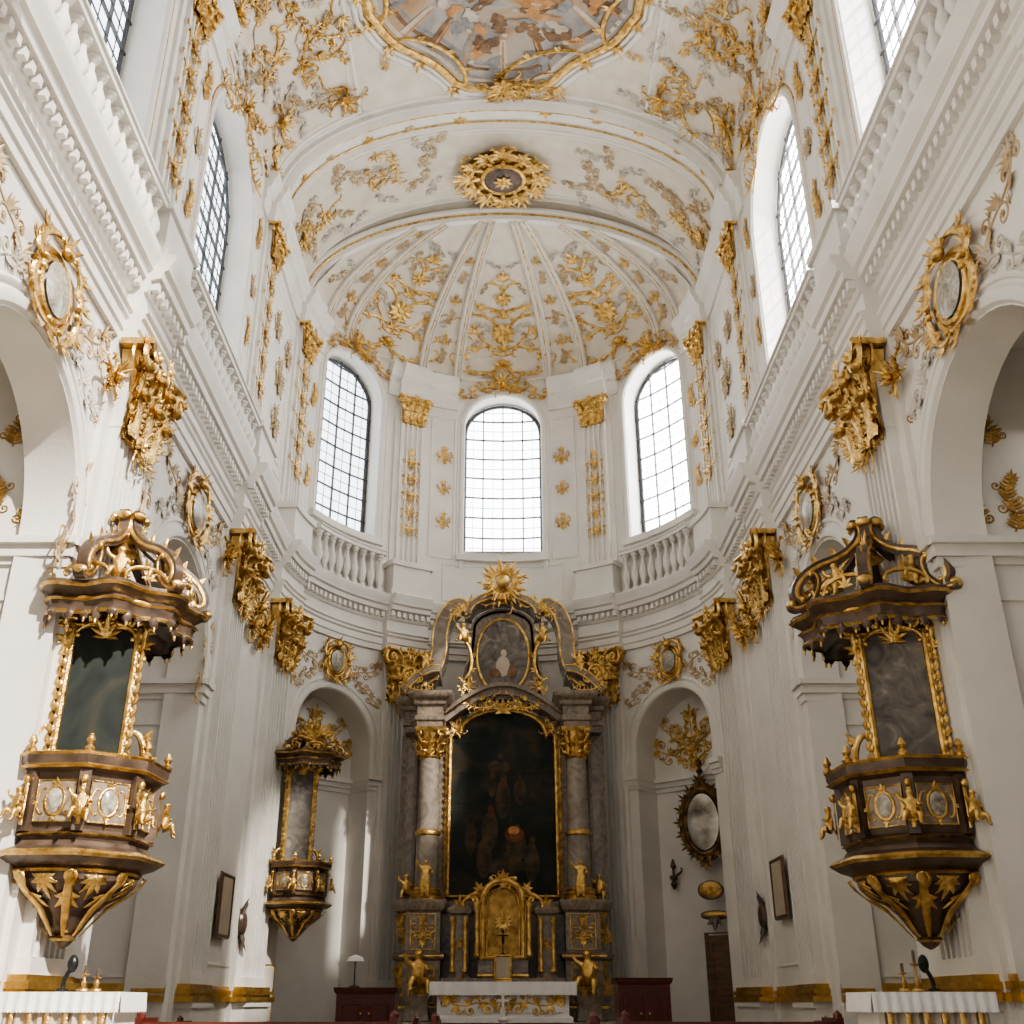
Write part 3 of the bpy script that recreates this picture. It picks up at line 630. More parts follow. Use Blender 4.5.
for sg in (-1,1):
    for i,(v,sc) in enumerate(((2.0,.62),(2.9,.66),(3.8,.64),(4.7,.68),(5.5,.64),(6.3,.62),(7.0,.5))):
        put('vault_band_ornament',(VI[0],SW[0],VI[1],SW[1],VI[2],TRO[2],BR[1])[i],comp(V,at(24.2+(.3 if i%2 else -.2),sg*v,sc,.5*i,sg,.02,.6)),[STU,STU] if i%2==0 else [GOLD,STG],'foliage relief on the wide arch band','ornament','arch band foliage')
        put('vault_band_ornament',VI[i%3],comp(V,at(25.0-.5*(i%2),sg*(v+.35),sc*.7,2+.9*i,-sg,.01,.6)),(STU,GOLD)[i%2],'foliage relief on the wide arch band','ornament','arch band foliage')
        put('vault_band_ornament',VI[(i+1)%3],comp(V,at(23.6+.3*(i%2),sg*(v-.2),sc*.6,1+1.9*i,sg,.01,.6)),(STG,STU)[i%2],'foliage relief on the wide arch band','ornament','arch band foliage')
        put('vault_band_ornament',VI[(i+2)%3],comp(V,at(25.3,sg*(v-.1),.36,1.3*i,sg,.01,.6)),STG,'foliage relief on the wide arch band','ornament','arch band foliage')
    for i,(y,v,sc,rt) in enumerate(((20.9,3.75,.62,.8),(19.9,4.5,.8,.2),(18.4,4.2,.75,1.4),(20.3,6.0,.7,2.4),(18.7,6.4,.7,.6),(17.2,5.3,.8,-.4),(16.6,6.7,.6,1.9),(13.8,4.6,.85,.6),(13.6,6.5,.75,2.0),(12.4,5.6,.85,-.4),(11.2,4.7,.85,1.0),(11.0,6.6,.7,.2),(21.2,7.1,.45,.3))):
        o=SW[i%4] if i%3 else TRO[i%3]
        put('vault_foliage_cluster',o,comp(V,at(y,sg*v,sc,sg*rt,sg,.02,1.0)),[GOLD,STG],'swirling gilded foliage cluster on the vault','ornament','vault foliage clusters')
    k=0
    for y in (10.6,11.6,12.6,13.6,16.3,17.1,17.9,18.7,19.5,20.3,21.1):
        for v in (3.6,4.35,5.1,5.85,6.6,7.2):
            k+=1
            put('vault_vine',VI[k%3],comp(V,at(y+.3*sin(k*2.1),sg*(v+.2*cos(k*1.7)),.48+.07*sin(k),k*1.3,sg,.01,.8)),(GOLD,STG,STU,STG,GOLD)[k%5],'curling stucco vine on the vault','ornament','vault vines')
    for i in range(6):
        put('vault_band_ornament',BR[i%2],comp(V,at(22.25,sg*(1.0+1.2*i),.34,sg*pi/2,1,.2,.4)),STU if i%2 else GOLD,'foliage relief on the wide arch band','ornament','arch band foliage')
        put('vault_band_ornament',BR[i%2],comp(V,at(15.25,sg*(3.2+.8*i),.42,sg*pi/2,1,.14,.5)),GOLD,'foliage relief on the wide arch band','ornament','arch band foliage')
    mb=MB(); 
    for (ya,yb,va,vb) in ((16.1,21.5,3.4,7.4),(9.2,14.4,3.4,7.4)):
        for q in (0,.16):
            pts=[(ya+q+(yb-ya-2*q)*i/8,sg*(va+q),0) for i in range(9)]+[(yb-q,sg*(va+q+(vb-va-2*q)*i/8),0) for i in range(1,9)]+[(yb-q+(ya-yb+2*q)*i/8,sg*(vb-q),0) for i in range(1,9)]+[(ya+q,sg*(vb-q+(va-vb+2*q)*i/8),0) for i in range(1,8)]
            mb.stroke(pts,.06 if q==0 else .025,.8,0,True)
    trim(mb.to(V),PL,'moulded plaster panel frames on the vault')
# fresco
def frc(k,n=72):
    pts=[]
    for i in range(n):
        a=2*pi*i/n; c,s=cos(a),sin(a)
        q=1/max(abs(c)/4.15,abs(s)/2.95,(abs(c)/4.15+abs(s)/2.95)/1.33)*k*(1+.03*cos(8*a)) ; x=c*q; y=s*q
        pts.append((17.2+x,y))
    return pts
p=empty('ceiling_fresco',V(17.2,0,.1),'painted ceiling fresco of warm figures and grey clouds in gilded frame','fresco')
mb=MB(); mb.poly(frc(1),.06)
r=random.Random(11)
def flat(pts,w,h,m): 
    rows=[]; n=len(pts)
    for i,(x,y) in enumerate(pts):
        a=pts[max(i-1,0)]; b=pts[min(i+1,n-1)]; l=hypot(b[0]-a[0],b[1]-a[1]) or 1; nx,ny=-(b[1]-a[1])/l,(b[0]-a[0])/l
        rows.append([(x-nx*w[i],y-ny*w[i],h),(x+nx*w[i],y+ny*w[i],h)])
    mb.grid(rows,m)
hh=.065
for kk,mm in ((.93,3),(.84,2),(.8,4)):
    f=frc(kk)
    for i in range(72): flat([f[i],f[(i+1)%72]],[.05,.05],hh,mm)
f=frc(.9)
for i in range(0,72,3):
    a=f[i]; c=(17.2+(a[0]-17.2)*.68,a[1]*.68); hh+=.0003; flat([a,c],[.12,.06],hh,(3,2,4)[(i//3)%3]); flat([(a[0]+.1,a[1]),(c[0]+.07,c[1])],[.03,.02],hh+.002,1)
hh+=.003
for k in range(120):
    a=r.random()*6.28; q=sqrt(r.random())*.78; x=17.2+4.0*cos(a)*q; y=2.8*sin(a)*q; an=r.random()*6.28; L=.35+.6*r.random(); c=(2,1,4,3,2,1,4)[k%7]; hh+=.0003
    pts=[]; px,py,aa=x,y,an
    for i in range(9): pts.append((px,py)); aa+=.3*sin(k)+.1; px+=cos(aa)*L/8; py+=sin(aa)*L/8
    flat(pts,[.13*sin(pi*(i+.6)/9.5)*(1+.4*sin(i*2+k)) for i in range(9)],hh,c)
    flat(pts[2:8],[.035*sin(pi*(i+.6)/6.5) for i in range(6)],hh+.0001,(3,1,2,4)[k%4])
    if k%4==0: mb.disc(px,py,.06,.07,hh+.0002,0,3,12)
make('painting',mb.to(V),[FRES,FO,FB,FC,FG],p)
mb=MB(); mb.stroke([(a,b,.03) for a,b in frc(1.0)],.12,.9,0,True); mb.stroke([(a,b,.02) for a,b in frc(1.055)],.05,.9,1,True); mb.stroke([(a,b,.02) for a,b in frc(1.1)],.07,.9,1,True)
f=frc(1.04)
for i in range(0,72,3):
    a,b=f[i]; an=atan2(b,a-17.2); mb.acan(a,b,an,.3,.045,5,2.0,0,.06)
    if i%9==0: mb.curl('C',f[i],f[(i+6)%72],.06,3.2,-1,0,26,3,.08); mb.merge(VI[1],at(a,b,.35,an,1,.05))
make('frame',mb.to(V),[GOLD,PL],p)
mb=MB(); mb.merge(TRO[1],at(21.45,0,.75,0,1,.1)); mb.acan(21.3,0,pi,.5,.08,7,2,0,.2,.4); mb.merge(TRO[0],at(21.3,0,.5,1,1,.2))
for e in (-1,1): mb.merge(SW[1],at(21.5,e*.15,.6,e*pi/2,e,.08))
make('crest',mb.to(V),[GOLD,GOLD],p)
# ================================================================= PUTTO
def skin_fig(name,vs,es,rad,sub=1):
    me=bpy.data.meshes.new(name); me.from_pydata(vs,es,[]); o=bpy.data.objects.new(name,me); bpy.context.scene.collection.objects.link(o)
    mo=o.modifiers.new('s','SKIN'); mo.use_smooth_shade=True
    for i,r in enumerate(rad): me.skin_vertices[0].data[i].radius=(r,r)
    me.skin_vertices[0].data[0].use_root=True
    su=o.modifiers.new('u','SUBSURF'); su.levels=sub; su.render_levels=sub
    dg=bpy.context.evaluated_depsgraph_get(); nm=bpy.data.meshes.new_from_object(o.evaluated_get(dg)); bpy.data.objects.remove(o); return nm
pv=[(0,0,.16),(0,-.01,.3),(0,0,.44),(0,0,.52),(0,-.01,.62),(0,-.02,.70),
    (.1,-.02,.12),(.16,-.2,.14),(.15,-.22,-.06),(.15,-.29,-.1),(-.1,-.02,.12),(-.15,-.18,.2),(-.2,-.2,0),(-.2,-.27,-.04),
    (.12,0,.43),(.2,-.06,.32),(.24,-.17,.36),(-.12,0,.43),(-.24,-.04,.5),(-.3,-.06,.64)]
pe=[(0,1),(1,2),(2,3),(3,4),(4,5),(0,6),(6,7),(7,8),(8,9),(0,10),(10,11),(11,12),(12,13),(2,14),(14,15),(15,16),(2,17),(17,18),(18,19)]
pr=[.12,.12,.1,.05,.1,.07,.09,.065,.045,.03,.09,.065,.045,.03,.055,.042,.03,.055,.042,.03]
PUT=skin_fig('putto_body',pv,pe,pr,2); PUT.materials.append(GOLD)
sv=[(0,0,.75),(0,0,.95),(0,0,1.12),(0,-.01,1.2),(0,-.02,1.3),(0,-.02,1.38),(.08,0,.6),(.1,-.03,.3),(.1,0,.03),(-.08,0,.6),(-.12,-.08,.33),(-.1,-.02,.03),(.17,0,1.1),(.26,-.04,.9),(.2,-.2,.92),(-.17,0,1.1),(-.3,-.05,1.2),(-.38,-.1,1.36),(0,.02,.45),(0,.02,.1)]
se=[(0,1),(1,2),(2,3),(3,4),(4,5),(0,6),(6,7),(7,8),(0,9),(9,10),(10,11),(2,12),(12,13),(13,14),(2,15),(15,16),(16,17),(0,18),(18,19)]
srd=[.15,.14,.14,.055,.095,.07,.13,.12,.1,.13,.12,.1,.08,.06,.04,.08,.06,.04,.16,.17]
SNT=skin_fig('saint_body',sv,se,srd,2); SNT.materials.append(GOLD)
def figure(me,loc,rot,sc,parent,name='putto',label='gilded carved figure'):
    o=bpy.data.objects.new(name,me); fin(o,loc,parent,label,None,None,None); o.rotation_euler=(0,0,rot); o.scale=(sc,sc,sc); return o
# ================================================================= PULPITS
def interp(pr,z):
    for (r0,z0),(r1,z1) in zip(pr,pr[1:]):
        if z0<=z<=z1 and z1>z0: return r0+(r1-r0)*(z-z0)/(z1-z0)
    return pr[-1][0] if z>pr[-1][1] else pr[0][0]
def pulpit(cx,cy,ang,zb,zc,sc,lab,panel,seg=8,PW=.5,crown=1.0,pm=None,burst=False):
    base=(cx,cy,zb+E); p=empty('pulpit',base,lab,'pulpit')
    def G(u,v,h): return F(cx,cy,ang)(u*sc,zb+v*sc,h*sc)
    ph=pi/8
    def polar(pr,a):
        ca,sa=cos(a),sin(a)
        def f(u,v,h):
            r=interp(pr,v); b=u/max(r,.25); q=r+h
            x=q*sin(b); y=q*cos(b); return (ca*x+sa*y,v,-sa*x+ca*y)
        return f
    cor=[(.05,.0),(.12,.06),(.2,.14),(.24,.24),(.3,.36),(.44,.5),(.66,.62),(.78,.74),(.8,.86)]
    mb=MB(); mb.lathe([(.02,-.02),(.09,.02),(.14,.08),(.1,.14),(.16,.18)]+cor[3:],seg=16)
    mb.lathe([(.8,.84),(.86,.88),(.98,.92),(1.07,.98),(1.09,1.05),(1.0,1.09),(.92,1.12),(.88,1.18)],seg=seg,ph=ph)
    k=MB(); k.lathe([(.12,.06),(.17,.09),(.12,.13)],seg=14); k.lathe([(1.08,.98),(1.12,1.02),(1.08,1.06)],seg=seg,ph=ph); k.lathe([(.81,.82),(.85,.85),(.81,.88)],seg=24)
    for i in range(8):
        q=MB(); q.stroke([(0,.12,.0),(0,.26,.04),(0,.42,.07),(0,.58,.07),(0,.7,.06),(0,.82,.08)],[.025,.035,.045,.05,.045,.05],.8)
        q.spiral(0,.76,.09,-pi/2,1.3,1,.03,0,16,.06); q.acan(0,.6,-pi/2,.26,.04,5,1.2,0,.05,.02)
        k.merge(q,polar(cor,i*pi/4+ph))
        q=MB(); q.acan(0,.78,-pi/2,.26,.04,7,2.0,0,.01,.02)
        k.merge(q,polar(cor,i*pi/4))
    make('corbel',mb.to(G),BRZ,p); make('corbel_ornament',k.to(G),GOLD,p)
    mb=MB(); mb.lathe([(.86,1.18),(.9,1.25),(.83,1.32),(.88,1.45),(.87,1.7),(.86,1.9),(.88,2.0),(.98,2.05),(1.02,2.14),(1.02,2.22),(.8,2.22),(.78,1.2)],seg=seg,ph=ph)
    for i in range(8):
        a=i*pi/4+ph; ca,sa=cos(a),sin(a); q=MB(); q.bx(-.07,.07,1.28,2.02,-.05,.07); mb.merge(q,lambda u,v,h:((.86+h)*ca-sa*u,v,(.86+h)*sa+ca*u))
        a=i*pi/4; ca,sa=cos(a),sin(a); q=MB(); q.bx(-.24,.24,1.4,1.9,-.02,.012,1); r_=.87*cos(ph); mb.merge(q,lambda u,v,h:((r_+h)*ca-sa*u,v,(r_+h)*sa+ca*u))
    make('basket',mb.to(G),[BRZ,MARB],p)
    k=MB(); k.lathe([(.99,2.04),(1.04,2.07),(.99,2.1)],seg=seg,ph=ph); k.lathe([(1.02,2.2),(1.05,2.23),(1.0,2.25)],seg=seg,ph=ph); k.lathe([(.9,1.23),(.94,1.25),(.88,1.28)],seg=seg,ph=ph)
    for i in range(8):
        a=i*pi/4; ca,sa=cos(a),sin(a); r=.885*cos(ph)
        q=MB(); q.stroke([(-.24,1.4),(-.24,1.9),(.24,1.9),(.24,1.4)],.015,.9,0,True)
        q.ring(0,1.65,.12,.17,.025,.9,0,20); q.acan(0,1.83,pi/2,.1,.025,5,1.8); q.acan(0,1.46,-pi/2,.08,.025,3,1.2)
        q.disc(0,1.65,.1,.15,.02,.03,1,20)
        for e in (-1,1): q.curl('C',(e*.14,1.8),(e*.14,1.5),.018,2.8,-e,0,18,1)
        k.merge(q,lambda u,v,h:((r+h)*ca-sa*u,v,(r+h)*sa+ca*u))
        a=i*pi/4+ph; ca,sa=cos(a),sin(a)
        q=MB(); q.stroke([(0,1.35,.07),(0,1.9,.07)],.03,.6); q.ell(0,1.9,.08,.05,.06,.05); q.acan(0,1.42,pi/2,.18,.035,3,1,0,.08); q.lathe([(.05,0),(.07,.05),(.03,.1),(.06,.15),(.02,.24)],0,0.1,10,0,2.22)
        k.merge(q,lambda u,v,h:((.88+h)*ca-sa*u,v,(.88+h)*sa+ca*u))
    make('basket_ornament',k.to(G),[GOLD,MEDP],p)
    H=(zc-zb)/sc; PF=F(*panel); PG=lambda u,v,h:PF(u*sc,zb+v*sc,h*sc)
    mb=MB(); mb.bx(-PW,PW,1.9,H+.1,-.12,0); mb.bx(-PW+.1,PW-.1,2.3,H-.1,0,.03,1); mb.bx(-PW-.1,PW+.1,2.0,2.22,-.05,.1); make('back_panel',mb.to(PG),[BRZ,pm or DARKP],p)
    k=MB(); k.stroke([(-PW+.05,2.28,.02),(-PW+.05,H-.1,.02),(PW-.05,H-.1,.02),(PW-.05,2.28,.02)],.06,1,0,True)
    n=int((H-2.3)/.15)
    for e in (-1,1):
        for i in range(n): k.leaf(e*PW,2.25+i*.15,pi/2-e*.8,.15,.04,e*.9,0,.02); k.ell(e*(PW-.01),2.3+i*.15,.05,.035,.05,.035,0,8,5)
        k.curl('C',(e*(PW+.1),2.05),(e*(PW+.03),2.6),.05,3,e,0,24,2,0)
        k.curl('S',(e*(PW+.06),H-.5),(e*(PW-.05),H),.05,3,e,0,24,2,0)
    k.acan(0,H-.25,pi/2,.3,.05,7,2.2,0,.05); k.curl('C',(-.35,H-.25),(.35,H-.25),.045,3,-1,0,24,3,.05)
    make('back_frame',k.to(PG),GOLD,p)
    def star(prof,m,mb,n=48,amp=.09):
        rows=[[(r*(1+amp*cos(8*(2*pi*j/n-ph)))*cos(2*pi*j/n),z,r*(1+amp*cos(8*(2*pi*j/n-ph)))*sin(2*pi*j/n)) for j in range(n)] for r,z in prof]; mb.grid(rows,m,cv=True)
    mb=MB(); star([(.02,H+.14),(.7,H+.12),(.92,H+.02),(.97,H-.06),(1.0,H-.06),(1.0,H+.05),(1.04,H+.12),(1.0,H+.18),(1.08,H+.24),(1.14,H+.28),(1.14,H+.36),(1.0,H+.4),(.86,H+.42),(.7,H+.46),(.4,H+.5),(.02,H+.52)],0,mb)
    k=MB()
    star([(1.13,H+.27),(1.17,H+.3),(1.13,H+.33)],0,k); star([(1.0,H-.08),(1.03,H-.05),(1.0,H-.02)],0,k); star([(1.03,H+.1),(1.07,H+.12),(1.03,H+.14)],0,k)
    for i in range(32):
        a=i*pi/16; rr=1.0*(1+.09*cos(8*(a-ph))); ca,sa=cos(a),sin(a)
        q=MB(); q.leaf(0,H,-pi/2,.2 if i%2 else .15,.075,0,0,0,.02); mb.merge(q,lambda u,v,h:((rr+h-.02)*ca-sa*u,v,(rr+h-.02)*sa+ca*u))
        q=MB(); q.ell(0,H-.2 if i%2 else H-.15,.0,.02,.04,.02,0,8,5); k.merge(q,lambda u,v,h:((rr+h)*ca-sa*u,v,(rr+h)*sa+ca*u))
    for i in range(6):
        a=i*pi/3+.25; ca,sa=cos(a),sin(a); rad=lambda u,v,h:(ca*u-sa*h,v,sa*u+ca*h)
        c1=curve('S',(1.12,H+.5),(.22,H+1.6*crown+.1),3.2,-1,48); c2=curve('C',(1.28,H+.42),(.95,H+.9),3.4,-1,34)
        for cc,wd in ((c1,.075),(c2,.05)):
            q=MB(); q.band(cc,wd,-.07,.07); mb.merge(q,rad)
            q=MB(); q.stroke([(x,y,.065) for x,y in cc],wd*.45,.8); q.stroke([(x,y,-.065) for x,y in cc],wd*.45,-.8); k.merge(q,rad)
            q=MB(); q.ell(cc[-1][0],cc[-1][1],0,.07,.07,.11); q.ell(cc[0][0],cc[0][1],0,.07,.07,.11)
            for j in range(14,34,6):
                if j+1<len(cc): q.leaf(cc[j][0],cc[j][1],atan2(cc[j+1][1]-cc[j][1],cc[j+1][0]-cc[j][0])-1.0,.22,.05,-.6,0,-.02,0)
            k.merge(q,rad)
    for i in range(8):
        a=i*pi/4; ca,sa=cos(a),sin(a)
        q=MB(); q.curl('C',(-.28,H+.44),(.28,H+.44),.035,3.2,-1,0,26,1); q.acan(0,H+.44,pi/2,.2,.035,5,1.6,0,.02,.1); q.curl('C',(-.2,H+.03),(.2,H+.03),.025,3,-1,0,20,0,-.08)
        k.merge(q,lambda u,v,h:((1.03+h)*ca-sa*u,v,(1.03+h)*sa+ca*u))
    T=H+.4*crown
    k.lathe([(.02,T+1.35),(.07,T+1.3),(.09,T+1.22),(.05,T+1.15),(.14,T+1.1),(.17,T+1.0),(.08,T+.9),(.2,T+.75)],seg=14)
    make('canopy',mb.to(G),BRZ,p)
    if burst:
        for i in range(11): a=-1.3+2.6*i/10; k.leaf(.15,H+.75,pi/2+a,.75 if i%2 else .6,.08,0,0,.35,.3)
        k.merge(TRO[1],at(.1,H+.75,.5,0,1,.5))
    make('canopy_crown',k.to(G),GOLD,p)
    f=F(cx,cy,ang)
    for t in (-1.18,-.39,.39,1.18):
        r=1.04*sc; x,y,z=f(r*sin(t),zb+1.42*sc,r*cos(t)); figure(PUT,(x,y,z),ang+t*1.0,.55*sc,p)
    if not burst:
        for t in (1.2,-.4):
            r=.72*sc; x,y,z=f(r*sin(t),zb+(H+.5)*sc,r*cos(t)); figure(PUT,(x,y,z),ang+t,.7*sc,p)
    return p
pulpit(-5.5,14.25,.72,.62,4.75,1.0,'dark carved pulpit with gilded cherubs, scrolled canopy and black panel',(-5.42,13.85,.3),PW=.47)
pulpit(5.42,14.5,-.72,.62,4.75,1.0,'dark carved pulpit with gilded cherubs, canopy and portrait panel',(5.38,14.05,-.3),pm=GREYP,PW=.47)
pulpit(-4.95,26.9,.45,1.3,5.35,.78,'small gilded wooden pulpit with shell-topped canopy beside the niche',(-5.0,26.75,.35),pm=GREYP,PW=.45,crown=.6,burst=True)
# ================================================================= MAIN ALTAR
AY=29.0; A=F(0,AY)
alt=empty('main_altar',(0,AY,-.4+E),'towering brown marble and gilded high altar with dark altarpiece painting','altar')
def ap(name,mb,m,label=None): return make(name,mb.to(A),m,alt,label)
base=[(-.4,.12),(-.15,.12),(-.1,.04),(.9,.04),(.95,.12),(1.05,.14),(1.1,.02),(2.0,.02),(2.05,.1),(2.2,.16),(2.28,.16)]
for e in (-1,1):
    mb=MB(); mb.stack(min(e*1.55,e*2.35),max(e*1.55,e*2.35),-.4,1.3,base); mb.stack(min(e*2.2,e*2.6),max(e*2.2,e*2.6),-.4,.7,base); pd=ap('pedestal',mb,MARB)
    k=MB()
    for z in (1.0,2.22,-.12):
        k.stroke([(e*1.42,z,1.42),(e*2.5,z,1.42)],.03,.8)
    for z0,z1 in ((-.02,.85),(1.15,1.95)):
        k.stroke([(e*1.65,z0,1.34),(e*1.65,z1,1.34),(e*2.25,z1,1.34),(e*2.25,z0,1.34)],.025,.8,0,True)
        k.merge(BR[0],at(e*1.95,z0+.1,.55,0,1,1.34))
        k.merge(BR[1],at(e*2.5,z0+.1,.5,0,1,.74))
    make('gilding',k.to(A),GOLD,pd)
mb=MB(); mb.stack(-1.55,1.55,-.4,.6,[(-.4,.0),(2.0,0),(2.05,.06),(2.2,.1),(2.28,.1)]); ap('predella',mb,MARB)
mb=MB(); 
for e in (-1,1):
    mb.bx(min(e*1.5,e*2.75),max(e*1.5,e*2.75),2.28,6.6,-.5,.1); mb.bx(min(e*2.3,e*2.6),max(e*2.3,e*2.6),2.28,6.4,.1,.3); mb.bx(min(e*2.36,e*2.54),max(e*2.36,e*2.54),2.6,6.1,.3,.34,1)
mb.bx(-1.6,1.6,2.28,7.2,-.5,-.05); ap('backing',mb,[MARB,MARB2])
for e in (-1,1):
    mb=MB(); mb.lathe([(.3,2.5),(.3,2.6),(.285,3.9),(.25,5.85)],e*1.93,.85,24); c=ap('column',mb,MARB2)
    k=MB(); k.lathe([(.42,2.28),(.42,2.38),(.38,2.4),(.4,2.45),(.34,2.5),(.36,2.55),(.31,2.6)],e*1.93,.85,24); make('column_base',k.to(A),GOLD,c)
    k=MB(); k.lathe([(.29,3.85),(.33,3.88),(.33,3.96),(.29,4.0)],e*1.93,.85,24); make('column_band',k.to(A),GOLD,c)
    k=MB(); k.lathe([(.25,5.8),(.29,5.84),(.26,5.88),(.27,6.2),(.36,6.5)],e*1.93,.85,20)
    for i in range(8):
        a=i*pi/4; ca,sa=cos(a),sin(a)
        q=MB(); q.acan(0,5.9,pi/2,.32,.07,3,.9,0,.02,.5); q.acan(0,6.1,pi/2,.36,.07,3,.9,0,.03,.6)
        if i%2: q.spiral(0,6.42,.11,0,1.2,1,.035,0,12,.14)
        k.merge(q,lambda u,v,h:(e*1.93+(.27+h)*ca-sa*u,v,.85+(.27+h)*sa+ca*u))
    k.stack(e*1.93-.36,e*1.93+.36,.49,1.21,[(6.5,0),(6.6,.04)])
    make('column_capital',k.to(A),GOLD,c)
ent=[(6.6,.0),(6.75,.0),(6.78,.05),(6.9,.05),(6.92,0),(7.15,0),(7.2,.08),(7.3,.1),(7.36,.2),(7.45,.26),(7.52,.26)]
mb=MB()
for e in (-1,1):
    mb.stack(min(e*1.6,e*2.28),max(e*1.6,e*2.28),-.4,1.2,ent); mb.stack(min(e*2.3,e*2.65),max(e*2.3,e*2.65),-.4,.55,ent)
arc=[(-1.6+3.2*i/20,7.0+.78*sin(pi*i/20)) for i in range(21)]
mb.band(arc,.1,-.4,.45); mb.band([(a,b+.15) for a,b in arc],.05,-.4,.6)
ap('entablature',mb,MARB)
def arched(w,z0,z1,rise,sh=.25,n=14):
    pts=[(-w,z0),(-w,z1),(-w+sh,z1)]
    for i in range(n+1): 
        a=pi-pi*i/n; pts.append(((w-sh)*cos(a),z1+.05+rise*sin(a)))
    return pts+[(w-sh,z1),(w,z1),(w,z0)]
ap_o=arched(1.36,2.5,6.6,.65)
mb=MB(); mb.poly(ap_o,.12)
r=random.Random(2)
for x,z,w_,h_,m_ in ((.0,4.9,.2,.5,1),(-.35,4.1,.22,.5,1),(.35,3.7,.26,.4,1),(-.5,3.4,.2,.5,1),(.45,5.1,.16,.35,1),(-.1,5.75,.3,.2,1),(.05,3.2,.6,.2,1),(-.3,5.2,.1,.25,1),(.75,3.3,.2,.5,1),(-.85,3.9,.16,.4,1)):
    hh=.122+.001*r.random(); mb.disc(x,z,w_,h_,hh,0,m_,20); mb.disc(x+.02,z+h_+.06,.08,.1,hh,0,m_,14)
GLOW=mat('painted_glow',(.25,.09,.035),(.8,.4,.18),.6,0,4,spec=.1)
mb.disc(.28,4.1,.15,.11,.126,0,2,20); mb.disc(.3,4.0,.26,.19,.1255,0,3,20); mb.disc(.02,5.35,.08,.11,.126,0,3,16); mb.disc(-.3,4.6,.08,.1,.126,0,3,16)
make('altarpiece_painting',mb.to(A),[DARKP,DIMF,GLOW,mat('painted_ember',(.07,.028,.015),(.26,.11,.05),.6,0,4,spec=.1)],alt,'very dark oil painting with a faint warm glow')
mb=MB()
for x in (-.68,0,.68): mb.bx(x-.004,x+.004,2.5,7.0 if x==0 else 6.8,.13,.135)
for z in (3.2,4.0,4.8,5.6,6.4): mb.bx(-1.3,1.3,z-.004,z+.004,.13,.135)
ap('glazing_bar',mb,IRON)
k=MB(); k.stroke([(a*1.06,2.5+(b-2.5)*1.015-.05,.12) for a,b in ap_o],.08,1.1,0,True); k.stroke([(a*1.13,2.5+(b-2.5)*1.03-.1,.08) for a,b in ap_o],.03,1.1,0,True)
z=2.7
while z<6.4:
    for e in (-1,1): k.leaf(e*1.5,z,pi/2-e*.6,.22,.045,e*.8,0,.14); k.leaf(e*1.5,z+.1,pi/2+e*.6,.18,.04,-e*.8,0,.16)
    z+=.19
def gm(o,f):
    q=MB(); q.merge(o,f); q.m=[0]*len(q.m); k.merge(q)
for e in (-1,1):
    gm(TRO[0],at(e*1.3,6.8,.36,0,e,.2)); k.curl('S',(e*.15,7.5),(e*1.35,7.1),.06,3,-e,0,28,3,.3); gm(SW[3],at(e*.2,7.55,.4,-e*.2,e,.45))
k.acan(0,7.2,pi/2,.4,.07,7,2.4,0,.3,.4)
ap('altarpiece_frame',k,GOLD)
mb=MB(); up=[(-1.0,7.5),(-1.05,8.2),(-.9,8.9),(-.85,9.5)]+[(.85*cos(pi-pi*i/12),9.6+.55*sin(pi-pi*i/12)) for i in range(13)]+[(.85,9.5),(.9,8.9),(1.05,8.2),(1.0,7.5)]
mb.poly(up,.3); mb.band(up,.07,-.2,.3,0,True); ap('gable_panel',mb,MARB)
mb=MB(); mb.poly([(.7*cos(2*pi*i/32),8.8+1.05*sin(2*pi*i/32)) for i in range(32)],.34); mb.ell(0,8.5,.34,.2,.3,.015,1,14,7); mb.ell(.02,8.88,.34,.09,.11,.015,1,12,6); mb.ell(-.2,8.3,.34,.2,.14,.015,2,12,6); mb.ell(.25,8.35,.34,.16,.2,.015,2,12,6); ap('gable_painting',mb,[GREYP,FC,FB])
mb=MB(); k=MB(); k.ring(0,8.8,.74,1.09,.045,1,0,40,.34)
def edged(sp,wb,h0,h1,g=.03):
    mb.band(sp,wb,h0,h1); n=len(sp)
    for sd in (-1,1):
        q=[]
        for i,pt in enumerate(sp):
            a=sp[max(i-1,0)]; b=sp[min(i+1,n-1)]; l=hypot(b[0]-a[0],b[1]-a[1]) or 1; w_=(wb[i] if isinstance(wb,list) else wb)*.85
            q.append((pt[0]-(b[1]-a[1])/l*w_*sd,pt[1]+(b[0]-a[0])/l*w_*sd,h1))
        k.stroke(q,g,.9)
for e in (-1,1):
    sp=curve('S',(e*2.4,8.05),(e*1.1,10.1),3.4,e*1,56)
    edged(sp,[.23*(.45+.55*sin(pi*i/56)) for i in range(57)],-.1,.75,.03)
    for q in (sp[0],sp[-1]): k.rosette(q[0],q[1],.14,0,8,.75)
    sp=[(e*(2.7-1.0*t),7.6+.6*sin(t*pi*.55)) for t in [i/10 for i in range(11)]]; edged(sp,.1,-.3,1.2,.025)
    k.spiral(e*2.5,8.1,.24,0,1.4,e,.05,0,20,1.1)
    gm(TRO[1],at(e*2.6,8.25,.42,0,e,.8)); gm(TRO[2],at(e*1.25,9.95,.36,0,e,.75)); k.acan(e*1.0,10.15,pi/2+e*.3,.4,.06,5,1.7,0,.5)
    gm(TRO[0],at(e*1.0,7.9,.34,0,e,.5)); gm(SW[1],at(e*1.9,7.75,.38,0,e,1.25)); k.curl('C',(e*1.2,8.1),(e*1.3,9.2),.05,3.4,-e,0,30,3,.5)
edged([(1.0*cos(pi-pi*i/16),9.95+.55*sin(pi*i/16)) for i in range(17)],.1,-.2,.7)
ap('scroll_pediment',mb,MARB2); ap('pediment_gilding',k,GOLD)
k=MB()
